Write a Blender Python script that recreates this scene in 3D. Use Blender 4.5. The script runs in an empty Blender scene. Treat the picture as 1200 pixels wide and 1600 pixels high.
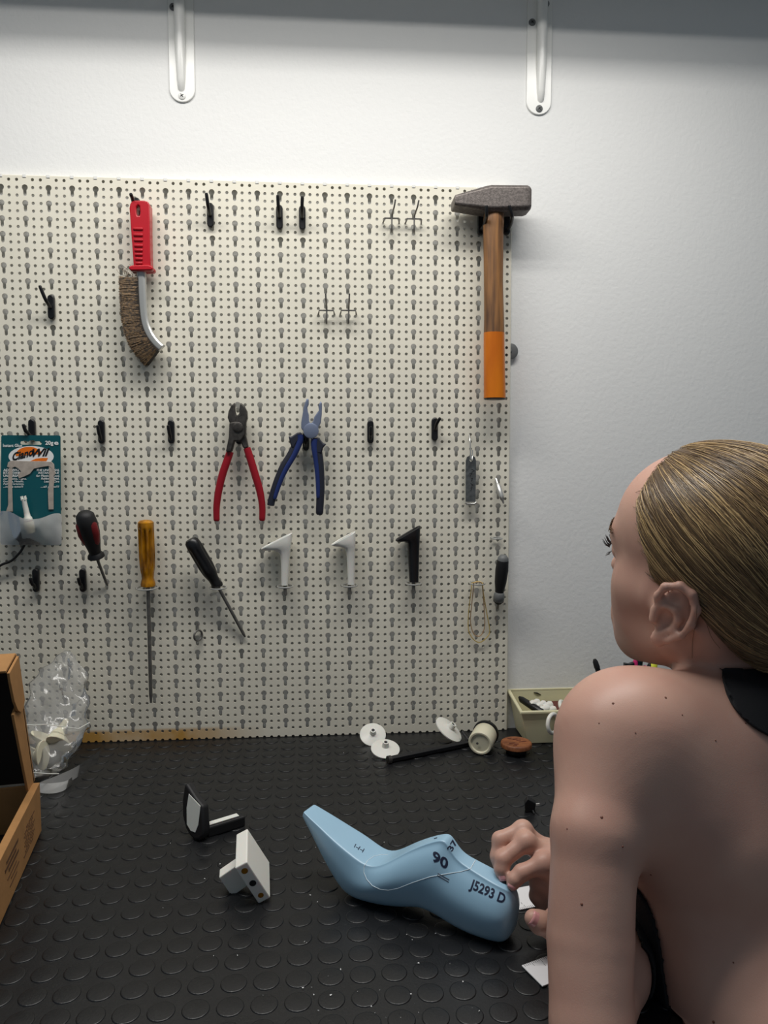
import bpy, bmesh, math, random
import numpy as np
from mathutils import Vector, Matrix
from mathutils.bvhtree import BVHTree

scene = bpy.context.scene
COL = scene.collection

# ------------------------------------------------------------------ camera
CAM_R = Vector((0.99701804, -0.07714283, -0.00200485))
CAM_U = Vector((0.00724367, 0.0676909, 0.99768004))
CAM_F = Vector((0.07682815, 0.99471952, -0.06804784))
CAM_C = Vector((0.50387, -1.22613, 1.26317))
FPX = 1153.5
cam_data = bpy.data.cameras.new('camera')
cam_data.sensor_fit = 'VERTICAL'
cam_data.sensor_height = 36.0
cam_data.lens = FPX / 1600.0 * 36.0
cam_data.clip_start = 0.02
cam = bpy.data.objects.new('camera', cam_data)
COL.objects.link(cam)
cam.matrix_world = Matrix(((CAM_R.x, CAM_U.x, -CAM_F.x, CAM_C.x),
                           (CAM_R.y, CAM_U.y, -CAM_F.y, CAM_C.y),
                           (CAM_R.z, CAM_U.z, -CAM_F.z, CAM_C.z),
                           (0, 0, 0, 1)))
scene.camera = cam

# ------------------------------------------------------------------ world, lights, exposure
world = bpy.data.worlds.new('room_ambience')
scene.world = world
world.use_nodes = True
world.node_tree.nodes['Background'].inputs[0].default_value = (0.70, 0.85, 1.0, 1)
world.node_tree.nodes['Background'].inputs[1].default_value = 0.15

LAMP_Y, LAMP_Z, LAMP_X0, LAMP_X1 = -0.45, 2.125, -0.15, 1.10
for k in (-1, 1):                          # two fluorescent tubes side by side
    ld = bpy.data.lights.new('tube_light', 'AREA')
    ld.shape = 'RECTANGLE'; ld.size = LAMP_X1 - LAMP_X0; ld.size_y = 0.06
    ld.energy = 6.7; ld.color = (1.0, 0.975, 0.935)
    lo = bpy.data.objects.new('tube_light', ld); COL.objects.link(lo)
    lo.location = ((LAMP_X0 + LAMP_X1) / 2, LAMP_Y + k*.045, LAMP_Z)
    lo.rotation_euler = (math.radians(-9), 0, 0)

scene.view_settings.view_transform = 'Standard'
scene.view_settings.look = 'None'
scene.view_settings.exposure = 0.08
scene.view_settings.gamma = 1.0
scene.view_settings.use_curve_mapping = False

TABLE_Z = 0.80
ROW0_Z = 1.69221          # height of the first row of keyholes
WALL_Y = 0.011            # board front is y = 0

# ------------------------------------------------------------------ helpers
def ray(px, py):
    return CAM_F + CAM_R * ((px - 600) / FPX) + CAM_U * ((800 - py) / FPX)
def at(px, py, y=0.0):                    # point of the plane y = const seen at a pixel
    d = ray(px, py); return CAM_C + d * ((y - CAM_C.y) / d.y)
def B(px, py, off=0.0):                   # point standing off the board by off metres
    return at(px, py, -off)
def tb(px, py, h=0.0):                    # point at height h above the table
    d = ray(px, py); return CAM_C + d * ((TABLE_Z + h - CAM_C.z) / d.z)
def dp(px, py, depth):
    return CAM_C + ray(px, py) * depth

def lin(c):
    c /= 255.0
    return c / 12.92 if c <= 0.04045 else ((c + 0.055) / 1.055) ** 2.4
def rgb(r, g, b): return (lin(r), lin(g), lin(b), 1.0)

MATS = {}
def mat(name, col, rough=0.5, metal=0.0, var=0.0, vscale=40.0, bump=0.0, bscale=200.0, col2=None,
        spec=0.5, sss=0.0, stretch=None, alpha=1.0, trans=0.0, coat=0.0, vdetail=4.0):
    m = bpy.data.materials.new(name); m.use_nodes = True
    nt = m.node_tree; N = nt.nodes; L = nt.links
    b = N['Principled BSDF']
    b.inputs['Base Color'].default_value = col
    b.inputs['Roughness'].default_value = rough
    b.inputs['Metallic'].default_value = metal
    b.inputs['Specular IOR Level'].default_value = spec
    b.inputs['Alpha'].default_value = alpha
    b.inputs['Transmission Weight'].default_value = trans
    b.inputs['Coat Weight'].default_value = coat
    b.inputs['Coat Roughness'].default_value = 0.38 if coat > .3 else 0.05
    if sss:
        b.inputs['Subsurface Weight'].default_value = sss
        b.inputs['Subsurface Radius'].default_value = (1.0, 0.35, 0.2)
        b.inputs['Subsurface Scale'].default_value = 0.006
    tc = N.new('ShaderNodeTexCoord')
    src = tc.outputs['Object']
    if stretch:
        mp = N.new('ShaderNodeMapping'); mp.inputs['Scale'].default_value = stretch
        L.new(src, mp.inputs['Vector']); src = mp.outputs['Vector']
    if var or col2:
        n = N.new('ShaderNodeTexNoise'); n.inputs['Scale'].default_value = vscale
        n.inputs['Detail'].default_value = vdetail
        L.new(src, n.inputs['Vector'])
        r = N.new('ShaderNodeValToRGB')
        c2 = col2 if col2 else tuple(max(0, min(1, x * (1 - var))) for x in col[:3]) + (1,)
        r.color_ramp.elements[0].position = 0.35; r.color_ramp.elements[0].color = c2
        r.color_ramp.elements[1].position = 0.65; r.color_ramp.elements[1].color = col
        L.new(n.outputs['Fac'], r.inputs['Fac']); L.new(r.outputs['Color'], b.inputs['Base Color'])
    if bump:
        n2 = N.new('ShaderNodeTexNoise'); n2.inputs['Scale'].default_value = bscale
        n2.inputs['Detail'].default_value = 5
        L.new(src, n2.inputs['Vector'])
        bp = N.new('ShaderNodeBump'); bp.inputs['Strength'].default_value = bump
        bp.inputs['Distance'].default_value = 0.002
        L.new(n2.outputs['Fac'], bp.inputs['Height']); L.new(bp.outputs['Normal'], b.inputs['Normal'])
    MATS[name] = m
    return m

def film(name, tint, opacity, rough=0.15, white=0.0):       # thin clear plastic sheet
    m = bpy.data.materials.new(name); m.use_nodes = True
    nt = m.node_tree; N = nt.nodes; L = nt.links
    for n in list(N): N.remove(n)
    out = N.new('ShaderNodeOutputMaterial')
    tr = N.new('ShaderNodeBsdfTransparent'); tr.inputs[0].default_value = tint
    gl = N.new('ShaderNodeBsdfGlossy'); gl.inputs['Roughness'].default_value = rough
    df = N.new('ShaderNodeBsdfDiffuse'); df.inputs[0].default_value = (0.8, 0.8, 0.78, 1)
    fr = N.new('ShaderNodeFresnel'); fr.inputs[0].default_value = 1.35
    mx = N.new('ShaderNodeMixShader'); mx.inputs[0].default_value = opacity
    L.new(tr.outputs[0], mx.inputs[1]); L.new(df.outputs[0], mx.inputs[2])
    m2 = N.new('ShaderNodeMixShader')
    L.new(fr.outputs[0], m2.inputs[0]); L.new(mx.outputs[0], m2.inputs[1]); L.new(gl.outputs[0], m2.inputs[2])
    L.new(m2.outputs[0], out.inputs[0])
    MATS[name] = m
    return m

class MB:
    def __init__(s): s.v = []; s.f = []
    def add(s, vs, fs):
        o = len(s.v); s.v += [tuple(x) for x in vs]; s.f += [tuple(i + o for i in f) for f in fs]; return s
    def box(s, lo, hi):
        x0, y0, z0 = lo; x1, y1, z1 = hi
        return s.add([(x0,y0,z0),(x1,y0,z0),(x1,y1,z0),(x0,y1,z0),(x0,y0,z1),(x1,y0,z1),(x1,y1,z1),(x0,y1,z1)],
                     [(0,3,2,1),(4,5,6,7),(0,1,5,4),(1,2,6,5),(2,3,7,6),(3,0,4,7)])
    def prism(s, outline, vec):            # outline: 3D points in a plane; extruded by vec
        n = len(outline); vec = Vector(vec)
        a = [Vector(p) for p in outline]; b = [p + vec for p in a]
        nrm = Vector((0,0,0))
        for i in range(n): nrm += (a[i]-a[0]).cross(a[(i+1) % n]-a[0])
        flip = nrm.dot(vec) > 0
        fs = [tuple(range(n)), tuple(range(2*n-1, n-1, -1))]
        fs += [(i, i+n, (i+1) % n + n, (i+1) % n) for i in range(n)]
        if flip: fs = [tuple(reversed(f)) for f in fs]
        return s.add(a + b, fs)
    def tube(s, path, rad, seg=10, flat=None, cap=True, up=None):
        # path: points, rad: number or list; flat: (axis vector, factor) squashes the section
        P = [Vector(p) for p in path]; n = len(P)
        R = rad if hasattr(rad, '__len__') else [rad] * n
        T = []
        for i in range(n):
            t = (P[min(i+1, n-1)] - P[max(i-1, 0)])
            T.append(t.normalized() if t.length > 1e-9 else Vector((0,0,1)))
        u = Vector(up) if up else (Vector((0,0,1)) if abs(T[0].z) < 0.9 else Vector((1,0,0)))
        vs = []; fs = []
        for i in range(n):
            u = (u - T[i] * u.dot(T[i]))
            if u.length < 1e-6: u = T[i].orthogonal()
            u.normalize(); w = T[i].cross(u)
            for k in range(seg):
                a = 2 * math.pi * k / seg
                o = (u * math.cos(a) + w * math.sin(a)) * R[i]
                if flat: o = o - Vector(flat[0]) * (o.dot(Vector(flat[0])) * (1 - flat[1]))
                vs.append(P[i] + o)
        for i in range(n - 1):
            for k in range(seg):
                k2 = (k + 1) % seg
                fs.append((i*seg+k, i*seg+k2, (i+1)*seg+k2, (i+1)*seg+k))
        if cap:
            fs.append(tuple(reversed(range(seg)))); fs.append(tuple(range((n-1)*seg, n*seg)))
        return s.add(vs, fs)
    def lathe(s, a, axis, prof, seg=24, flute=0.0, nfl=0, sq=None):
        # prof: list of (distance along axis, radius)
        a = Vector(a); ax = Vector(axis).normalized()
        u = ax.orthogonal().normalized(); w = ax.cross(u)
        vs = []; fs = []
        for (d, r) in prof:
            for k in range(seg):
                t = 2 * math.pi * k / seg
                rr = r
                if nfl:
                    w_ = 1.0
                    if sq: w_ = max(0.0, min(1.0, (d - sq[0]) / .006)) * max(0.0, min(1.0, (sq[1] - d) / .012))
                    rr = r * (1 - flute * w_ * (0.5 + 0.5 * math.cos(nfl * t)) ** 2)
                vs.append(a + ax * d + (u * math.cos(t) + w * math.sin(t)) * max(rr, 1e-5))
        n = len(prof)
        for i in range(n - 1):
            for k in range(seg):
                k2 = (k + 1) % seg
                fs.append((i*seg+k, i*seg+k2, (i+1)*seg+k2, (i+1)*seg+k))
        fs.append(tuple(reversed(range(seg)))); fs.append(tuple(range((n-1)*seg, n*seg)))
        return s.add(vs, fs)
    def loft(s, secs, cap=True):
        n = len(secs); m = len(secs[0]); vs = [p for q in secs for p in q]; fs = []
        for i in range(n - 1):
            for k in range(m):
                k2 = (k + 1) % m
                fs.append((i*m+k, i*m+k2, (i+1)*m+k2, (i+1)*m+k))
        if cap:
            fs.append(tuple(reversed(range(m)))); fs.append(tuple(range((n-1)*m, n*m)))
        return s.add(vs, fs)
    def torus(s, c, axis, R, r, seg=28, sec=8, a0=0.0, a1=None):
        c = Vector(c); ax = Vector(axis).normalized(); u = ax.orthogonal().normalized(); w = ax.cross(u)
        full = a1 is None
        A = 2 * math.pi if full else a1 - a0
        n = seg if full else seg + 1
        vs = []; fs = []
        for i in range(n):
            t = a0 + A * i / seg; d = u * math.cos(t) + w * math.sin(t)
            for k in range(sec):
                p = 2 * math.pi * k / sec
                vs.append(c + d * (R + r * math.cos(p)) + ax * (r * math.sin(p)))
        for i in range(seg):
            i2 = (i + 1) % n
            for k in range(sec):
                k2 = (k + 1) % sec
                fs.append((i*sec+k, i2*sec+k, i2*sec+k2, i*sec+k2))
        return s.add(vs, fs)

def link(name, me, m, parent=None, smooth=True, bevel=0.0, sub=0, bseg=2, angle=40):
    o = bpy.data.objects.new(name, me); COL.objects.link(o)
    if m is not None and not me.materials: me.materials.append(MATS[m] if isinstance(m, str) else m)
    if smooth and len(me.polygons):
        me.polygons.foreach_set('use_smooth', [True] * len(me.polygons))
        if angle < 180: me.set_sharp_from_angle(angle=math.radians(angle))
    if bevel:
        b = o.modifiers.new('bevel', 'BEVEL'); b.width = bevel; b.segments = bseg; b.limit_method = 'ANGLE'
        b.angle_limit = math.radians(35)
        b.harden_normals = False
    if sub:
        q = o.modifiers.new('subsurf', 'SUBSURF'); q.levels = sub; q.render_levels = sub
    if parent is not None:
        o.parent = parent
        o.matrix_parent_inverse = parent_inv(parent)
    return o
def parent_inv(p):
    m = Matrix.Identity(4)
    q = p; chain = []
    while q is not None:
        chain.append(q); q = q.parent
    w = Matrix.Identity(4)
    for q in reversed(chain):
        w = w @ (q.matrix_parent_inverse if q.parent else Matrix.Identity(4)) @ q.matrix_basis
    return w.inverted()
def obj(name, mb, m, parent=None, smooth=True, bevel=0.0, sub=0, bseg=2, angle=40, fix=True):
    me = bpy.data.meshes.new(name)
    # the origin sits at the mesh's own base centre
    vs = np.array(mb.v, dtype=float)
    o0 = Vector(((vs[:,0].min()+vs[:,0].max())/2, (vs[:,1].min()+vs[:,1].max())/2, vs[:,2].min()))
    me.from_pydata([tuple(p) for p in (vs - np.array(o0))], [], mb.f); me.update()
    if fix:
        bm = bmesh.new(); bm.from_mesh(me); bmesh.ops.recalc_face_normals(bm, faces=bm.faces); bm.to_mesh(me); bm.free()
    o = link(name, me, m, None, smooth, bevel, sub, bseg, angle)
    o.location = o0
    if parent is not None:
        o.parent = parent; o.matrix_parent_inverse = parent_inv(parent)
    return o
def tag(o, label=None, cat=None, group=None, kind=None):
    if label: o['label'] = label
    if cat: o['category'] = cat
    if group: o['group'] = group
    if kind: o['kind'] = kind
    return o
def thing(name, loc, label, cat, group=None):
    e = bpy.data.objects.new(name, None); COL.objects.link(e)
    e.empty_display_size = 0.02; e.location = loc
    return tag(e, label, cat, group)

def text_mesh(body, size, shear=0.0, spacing=1.0, bold=0.0):
    cu = bpy.data.curves.new('lettering', 'FONT'); cu.body = body; cu.size = size; cu.shear = shear
    cu.space_character = spacing; cu.offset = bold; cu.resolution_u = 3
    t = bpy.data.objects.new('lettering', cu); COL.objects.link(t)
    dg = bpy.context.evaluated_depsgraph_get()
    me = bpy.data.meshes.new_from_object(t.evaluated_get(dg))
    bpy.data.objects.remove(t); bpy.data.curves.remove(cu)
    v = np.zeros(len(me.vertices) * 3); me.vertices.foreach_get('co', v); v = v.reshape(-1, 3)
    f = [tuple(p.vertices) for p in me.polygons]
    bpy.data.meshes.remove(me)
    return v, f
def flat_text(name, body, origin, ux, uy, size, m, parent, shear=0.0, spacing=1.0, bold=0.0, width=None, right=False):
    # lettering lying on a plane: origin lower left, ux and uy unit vectors
    v, f = text_mesh(body, size, shear, spacing, bold)
    sx = 1.0
    if width: sx = width / max(v[:,0].max() - v[:,0].min(), 1e-6)
    ux = Vector(ux); uy = Vector(uy); x0 = v[:,0].max() if right else v[:,0].min()
    mb = MB(); mb.add([Vector(origin) + ux * ((p[0]-x0) * sx) + uy * p[1] for p in v], f)
    return obj(name, mb, m, parent, smooth=False, fix=False)

# ------------------------------------------------------------------ materials
mat('wall_paint', rgb(236, 236, 234), 0.6, bump=0.25, bscale=170, spec=0.3)
mat('board_enamel', rgb(236, 231, 214), 0.42, var=0.05, vscale=14, spec=0.4)
mat('rust_stain', rgb(196, 160, 92), 0.7)
mat('rubber', rgb(25, 26, 28), 0.36, var=0.25, vscale=30, bump=0.12, bscale=500, spec=0.45)
mat('white_enamel', rgb(236, 236, 232), 0.25)
mat('steel', rgb(196, 196, 192), 0.3, 0.6)
mat('dull_steel', rgb(128, 126, 122), 0.42, 0.6, var=0.3, vscale=120)
mat('dark_steel', rgb(84, 80, 76), 0.42, 0.5, var=0.5, vscale=110, bump=0.1, bscale=500)
mat('hammer_steel', rgb(122, 114, 110), 0.5, 0.5, var=0.45, vscale=260, bump=0.18, bscale=700)
mat('bar_steel', rgb(104, 110, 112), 0.4, 0.4, var=0.4, vscale=160)
mat('black_plastic', rgb(18, 18, 20), 0.35)
mat('black_matte', rgb(20, 20, 22), 0.6)
mat('grey_cap', rgb(104, 106, 106), 0.5)
mat('red_plastic', rgb(184, 16, 34), 0.35, coat=0.1)
mat('red_grip', rgb(150, 12, 30), 0.4)
mat('dark_red', rgb(120, 20, 26), 0.5, var=0.2, vscale=60)
mat('blue_grip', rgb(28, 46, 104), 0.45)
mat('navy_grip', rgb(24, 28, 44), 0.6)
mat('blue_steel', rgb(134, 144, 168), 0.35, 0.5)
mat('amber', rgb(200, 135, 12), 0.18, var=0.45, vscale=90, trans=0.15, col2=rgb(120, 74, 10), stretch=(1, 1, 0.35))
mat('wood', rgb(150, 104, 58), 0.55, col2=rgb(84, 56, 34), vscale=55, stretch=(2.2, 2.2, 0.18), bump=0.2, bscale=90)
mat('orange_paint', rgb(214, 120, 14), 0.35, col2=rgb(190, 98, 12), vscale=30, stretch=(1, 1, .3))
mat('white_plastic', rgb(232, 230, 222), 0.35, sss=0.15)
mat('cream_plastic', rgb(222, 216, 190), 0.4, sss=0.1)
mat('bin_plastic', rgb(214, 208, 172), 0.4, sss=0.05)
mat('cardboard', rgb(170, 124, 74), 0.8, var=0.12, vscale=60, bump=0.1, bscale=300)
mat('box_ink', rgb(92, 62, 36), 0.8)
mat('box_shade', rgb(20, 14, 10), 0.85)  # near-black that stands in for the shade inside the box
mat('card_teal', rgb(6, 84, 92), 0.4)
mat('print_white', rgb(238, 238, 236), 0.5)
mat('print_orange', rgb(236, 118, 20), 0.45)
mat('print_black', rgb(18, 18, 20), 0.5)
mat('torn_plastic', rgb(190, 178, 166), 0.3, var=0.25, vscale=90)
mat('bristle_core', rgb(34, 26, 18), 0.8)
mat('bristle_wire', rgb(110, 86, 56), 0.45, 0.4, col2=rgb(44, 34, 24), vscale=300)
mat('last_plastic', rgb(150, 190, 215), 0.42, spec=0.9, var=0.04, vscale=12, coat=0.6)
mat('ink', rgb(22, 30, 58), 0.5)
mat('scribe', rgb(214, 226, 232), 0.5)
mat('brown_disc', rgb(150, 92, 54), 0.6, col2=rgb(104, 58, 32), vscale=60, stretch=(1, 4, 1))
mat('crumb', rgb(226, 226, 226), 0.6)
mat('ruler_white', rgb(226, 226, 228), 0.3)
mat('band_tan', rgb(176, 142, 104), 0.5)
mat('band_yellow', rgb(206, 176, 96), 0.5)
mat('maroon', rgb(92, 34, 24), 0.6)
mat('pink', rgb(206, 42, 110), 0.4)
mat('lime', rgb(214, 216, 60), 0.4)
mat('teal_dark', rgb(10, 40, 44), 0.35)
mat('blue_film', rgb(18, 24, 50), 0.25)
mat('floor_grey', rgb(120, 116, 110), 0.6, var=0.15, vscale=6)
mat('lamp_diffuser', (1, 1, 1, 1), 0.5)
film('clear_film', (0.93, 0.93, 0.93, 1), 0.17, 0.10)
film('frosted_film', (0.9, 0.9, 0.9, 1), 0.40, 0.15)
film('blister', (0.80, 0.79, 0.76, 1), 0.62, 0.2)
# ------------------------------------------------------------------ setting: wall, worktop
w = MB().box((-1.6, WALL_Y, -0.0), (2.6, WALL_Y + 0.1, 2.9))
tag(obj('wall_back', w, 'wall_paint', smooth=False), kind='structure')

tag(obj('floor', MB().box((-1.6, -3.0, -0.05), (2.6, WALL_Y, 0.0)), 'floor_grey', smooth=False), kind='structure')
X_LEFT, X_RIGHT, Y_FRONT = -0.55, 1.75, -0.70
mbt = MB().box((X_LEFT, Y_FRONT, TABLE_Z - 0.035), (X_RIGHT, WALL_Y - 0.001, TABLE_Z))
table = thing('worktop', ((X_LEFT + X_RIGHT) / 2, -0.35, TABLE_Z - 0.035),
              'worktop covered with black studded rubber matting below the pegboard', 'worktop')
obj('rubber_mat', mbt, 'rubber', table, smooth=False)
for lx in (X_LEFT + .04, X_RIGHT - .04):
    for ly in (Y_FRONT + .05, -.06):
        obj('leg', MB().box((lx-.025, ly-.025, 0.001), (lx+.025, ly+.025, TABLE_Z-.035)), 'dull_steel', table, smooth=False, bevel=.003)
# studs: one shared low disc; the largest in view are parts, the rest one field
PITCH, ANG, OX, OY = 0.028723, 0.0162744, 0.302668, -0.563701
def stud_geo(seg=20):
    prof = [(0.0119, 0.0), (0.0117, 0.0005), (0.0112, 0.0008), (0.0104, 0.0009)]
    vs = [(r * math.cos(2*math.pi*k/seg), r * math.sin(2*math.pi*k/seg), z) for r, z in prof for k in range(seg)]
    fs = []
    for i in range(len(prof) - 1):
        for k in range(seg):
            k2 = (k+1) % seg
            fs.append((i*seg+k, i*seg+k2, (i+1)*seg+k2, (i+1)*seg+k))
    fs.append(tuple(range((len(prof)-1)*seg, len(prof)*seg)))
    return vs, fs
SV, SF = stud_geo()
stud_me = bpy.data.meshes.new('stud'); stud_me.from_pydata(SV, [], SF); stud_me.update()
stud_me.materials.append(MATS['rubber'])
stud_me.polygons.foreach_set('use_smooth', [True] * len(SF))
spots = []
for i in range(-30, 46):
    for j in range(-6, 22):
        x = OX + PITCH * (i * math.cos(ANG) - j * math.sin(ANG))
        y = OY + PITCH * (i * math.sin(ANG) + j * math.cos(ANG))
        if not (X_LEFT + .015 < x < X_RIGHT - .015 and Y_FRONT + .015 < y < -0.014): continue
        d = Vector((x, y, TABLE_Z)) - CAM_C
        px = 600 + FPX * d.dot(CAM_R) / d.dot(CAM_F); py = 800 - FPX * d.dot(CAM_U) / d.dot(CAM_F)
        vis = -10 < px < 880 and 1150 < py < 1612 and not (px < 66 and py < 1447 - 2.2 * px)
        spots.append((0 if vis else 1, d.length, x, y))
spots.sort()
field = MB()
for q, (v_, d_, x, y) in enumerate(spots):
    if q < 300:
        o = bpy.data.objects.new('stud', stud_me); COL.objects.link(o)
        o.location = (x, y, TABLE_Z); o.parent = table; o.matrix_parent_inverse = parent_inv(table)
    else:
        field.add([(a + x, b + y, c + TABLE_Z) for a, b, c in SV], SF)
tag(obj('stud_field', field, 'rubber', table, fix=False), kind='stuff')

# ------------------------------------------------------------------ pegboard with real perforations
T_BOARD = 0.0015
CW, CH = 0.036, 0.024
def ring_cell(outline, rect):
    # outline: polygon around (0,0) star-shaped; rect x0,x1,y0,y1; returns verts, faces of plate with hole + hole wall
    x0, x1, y0, y1 = rect
    pts = list(outline)
    def rad_at(a):
        d = (math.cos(a), math.sin(a)); best = None
        for k in range(len(outline)):
            p, q = outline[k], outline[(k+1) % len(outline)]
            ex, ey = q[0]-p[0], q[1]-p[1]
            den = d[0]*ey - d[1]*ex
            if abs(den) < 1e-12: continue
            t = (p[0]*ey - p[1]*ex) / den; s = (p[0]*d[1] - p[1]*d[0]) / den
            if t > 0 and -1e-9 <= s <= 1+1e-9: best = t if best is None else min(best, t)
        return (best*d[0], best*d[1])
    for cx, cy in ((x0,y0),(x1,y0),(x1,y1),(x0,y1)):
        pts.append(rad_at(math.atan2(cy, cx)))
    pts.sort(key=lambda p: math.atan2(p[1], p[0]))
    uniq = []
    for p in pts:
        if not uniq or math.hypot(p[0]-uniq[-1][0], p[1]-uniq[-1][1]) > 1e-7: uniq.append(p)
    pts = uniq; n = len(pts)
    outer = []
    for p in pts:
        t = 1e9
        if p[0] > 1e-12: t = min(t, x1/p[0])
        if p[0] < -1e-12: t = min(t, x0/p[0])
        if p[1] > 1e-12: t = min(t, y1/p[1])
        if p[1] < -1e-12: t = min(t, y0/p[1])
        outer.append((p[0]*t, p[1]*t))
    vs = [(a, 0.0, b) for a, b in pts] + [(a, 0.0, b) for a, b in outer] + [(a, T_BOARD, b) for a, b in pts]
    fs = []
    for k in range(n):
        k2 = (k+1) % n
        fs.append((k, n+k, n+k2, k2)); fs.append((k, k2, 2*n+k2, 2*n+k))
    return vs, fs
SMALL = [(0.0025*math.cos(math.pi/8*k), 0.0025*math.sin(math.pi/8*k)) for k in range(16)]
def keyhole():
    R, hw, bot = 0.0047, 0.0026, -0.0130
    a0 = math.asin(hw / R); pts = []
    n = 14
    for k in range(n+1):
        a = -math.pi/2 + a0 + (2*math.pi - 2*a0) * k / n
        pts.append((R*math.cos(a), R*math.sin(a)))
    for k in range(6):
        a = math.pi + math.pi * k / 5
        pts.append((hw*math.cos(a), bot + hw + hw*math.sin(a)))
    return pts
KEY = keyhole()
sc_v, sc_f = ring_cell(SMALL, (-.006, .006, -.006, .006))
kc_v, kc_f = ring_cell(KEY, (-.006, .006, -.018, .006))
def np_cell(v, f): return np.array(v), f
board_v = []; board_f = []; nb = 0
def put(v, f, x, z):
    global nb
    board_v.append(np.array(v) + np.array((x, 0, z))); board_f.extend([tuple(i + nb for i in q) for q in f]); nb += len(v)
def solid(x0, x1, z0, z1):
    put([(x0,0,z0),(x1,0,z0),(x1,0,z1),(x0,0,z1)], [(0,1,2,3)], 0, 0)
C0, C1 = -6, 22
NROW = 37
for c in range(C0, C1 + 1):
    X = c * CW
    for r in range(NROW):
        z = ROW0_Z - r * CH
        put(kc_v, kc_f, X, z)
    for dx in (0.012, 0.024):
        if c == C1 and dx > .02: continue
        for q in range(-1, 2 * NROW):
            put(sc_v, sc_f, X + dx, ROW0_Z - q * 0.012)
    solid(X - .006, X + .006, ROW0_Z + .006, ROW0_Z + .018)
ZT = ROW0_Z + .0185; ZB = ROW0_Z - 2*NROW*.012 + .006
XR = C1 * CW + 0.018
XL = C0 * CW - 0.006
Z_FOOT = TABLE_Z + 0.001
# bottom strip with the scalloped half holes
for c in range(C0, C1 + 1):
    X = c * CW
    for dx in (0, .012, .024):
        if c == C1 and dx > .02: continue
        n = 10; r = .0026
        arc = [(X + dx + r*math.cos(math.pi - math.pi*k/n), 0, Z_FOOT + r*math.sin(math.pi - math.pi*k/n)) for k in range(n+1)]
        vs = [(X+dx-.006, 0, Z_FOOT)] + arc + [(X+dx+.006, 0, Z_FOOT), (X+dx+.006, 0, ZB), (X+dx-.006, 0, ZB)]
        put(vs, [tuple(range(len(vs)))], 0, 0)
# bent top and right flanges, rolled edges
put([(XL,0,ROW0_Z+.018),(XR,0,ROW0_Z+.018),(XR,.002,ZT+.001),(XL,.002,ZT+.001),(XL,WALL_Y-.001,ZT+.001),(XR,WALL_Y-.001,ZT+.001)],
    [(0,1,2,3),(3,2,5,4)], 0, 0)
put([(XR,0,Z_FOOT),(XR+.0012,.0015,Z_FOOT),(XR+.0012,WALL_Y-.001,Z_FOOT),(XR,0,ZT-.0005),(XR+.0012,.0015,ZT+.001),(XR+.0012,WALL_Y-.001,ZT+.001)],
    [(0,1,4,3),(1,2,5,4)], 0, 0)
bme = bpy.data.meshes.new('perforated_sheet')
bv = np.concatenate(board_v)
bme.from_pydata([tuple(p) for p in bv], [], board_f); bme.update()
pegboard = thing('pegboard', (0.4, 0.008, TABLE_Z + 0.001), 'large cream perforated metal pegboard with keyhole slots on the white wall', 'pegboard')
link('perforated_sheet', bme, 'board_enamel', pegboard, smooth=False)
# small bumps of cut keyholes along the top edge
for c in range(C0, C1 + 1):
    o = obj('edge_tab', MB().box((c*CW-.0028, -.0012, ZT-.0035), (c*CW+.0028, .002, ZT+.0016)), 'white_enamel', pegboard, smooth=False, bevel=.0007)
# fixing washer on the right edge
wc = at(797, 549, 0.006); obj('washer', MB().lathe(wc, (0,-1,0), [(0,.013),(.002,.0132),(.0025,.0125),(.0026,.003),(.004,.0022),(.0045,0)], 28), 'grey_cap', pegboard)

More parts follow.
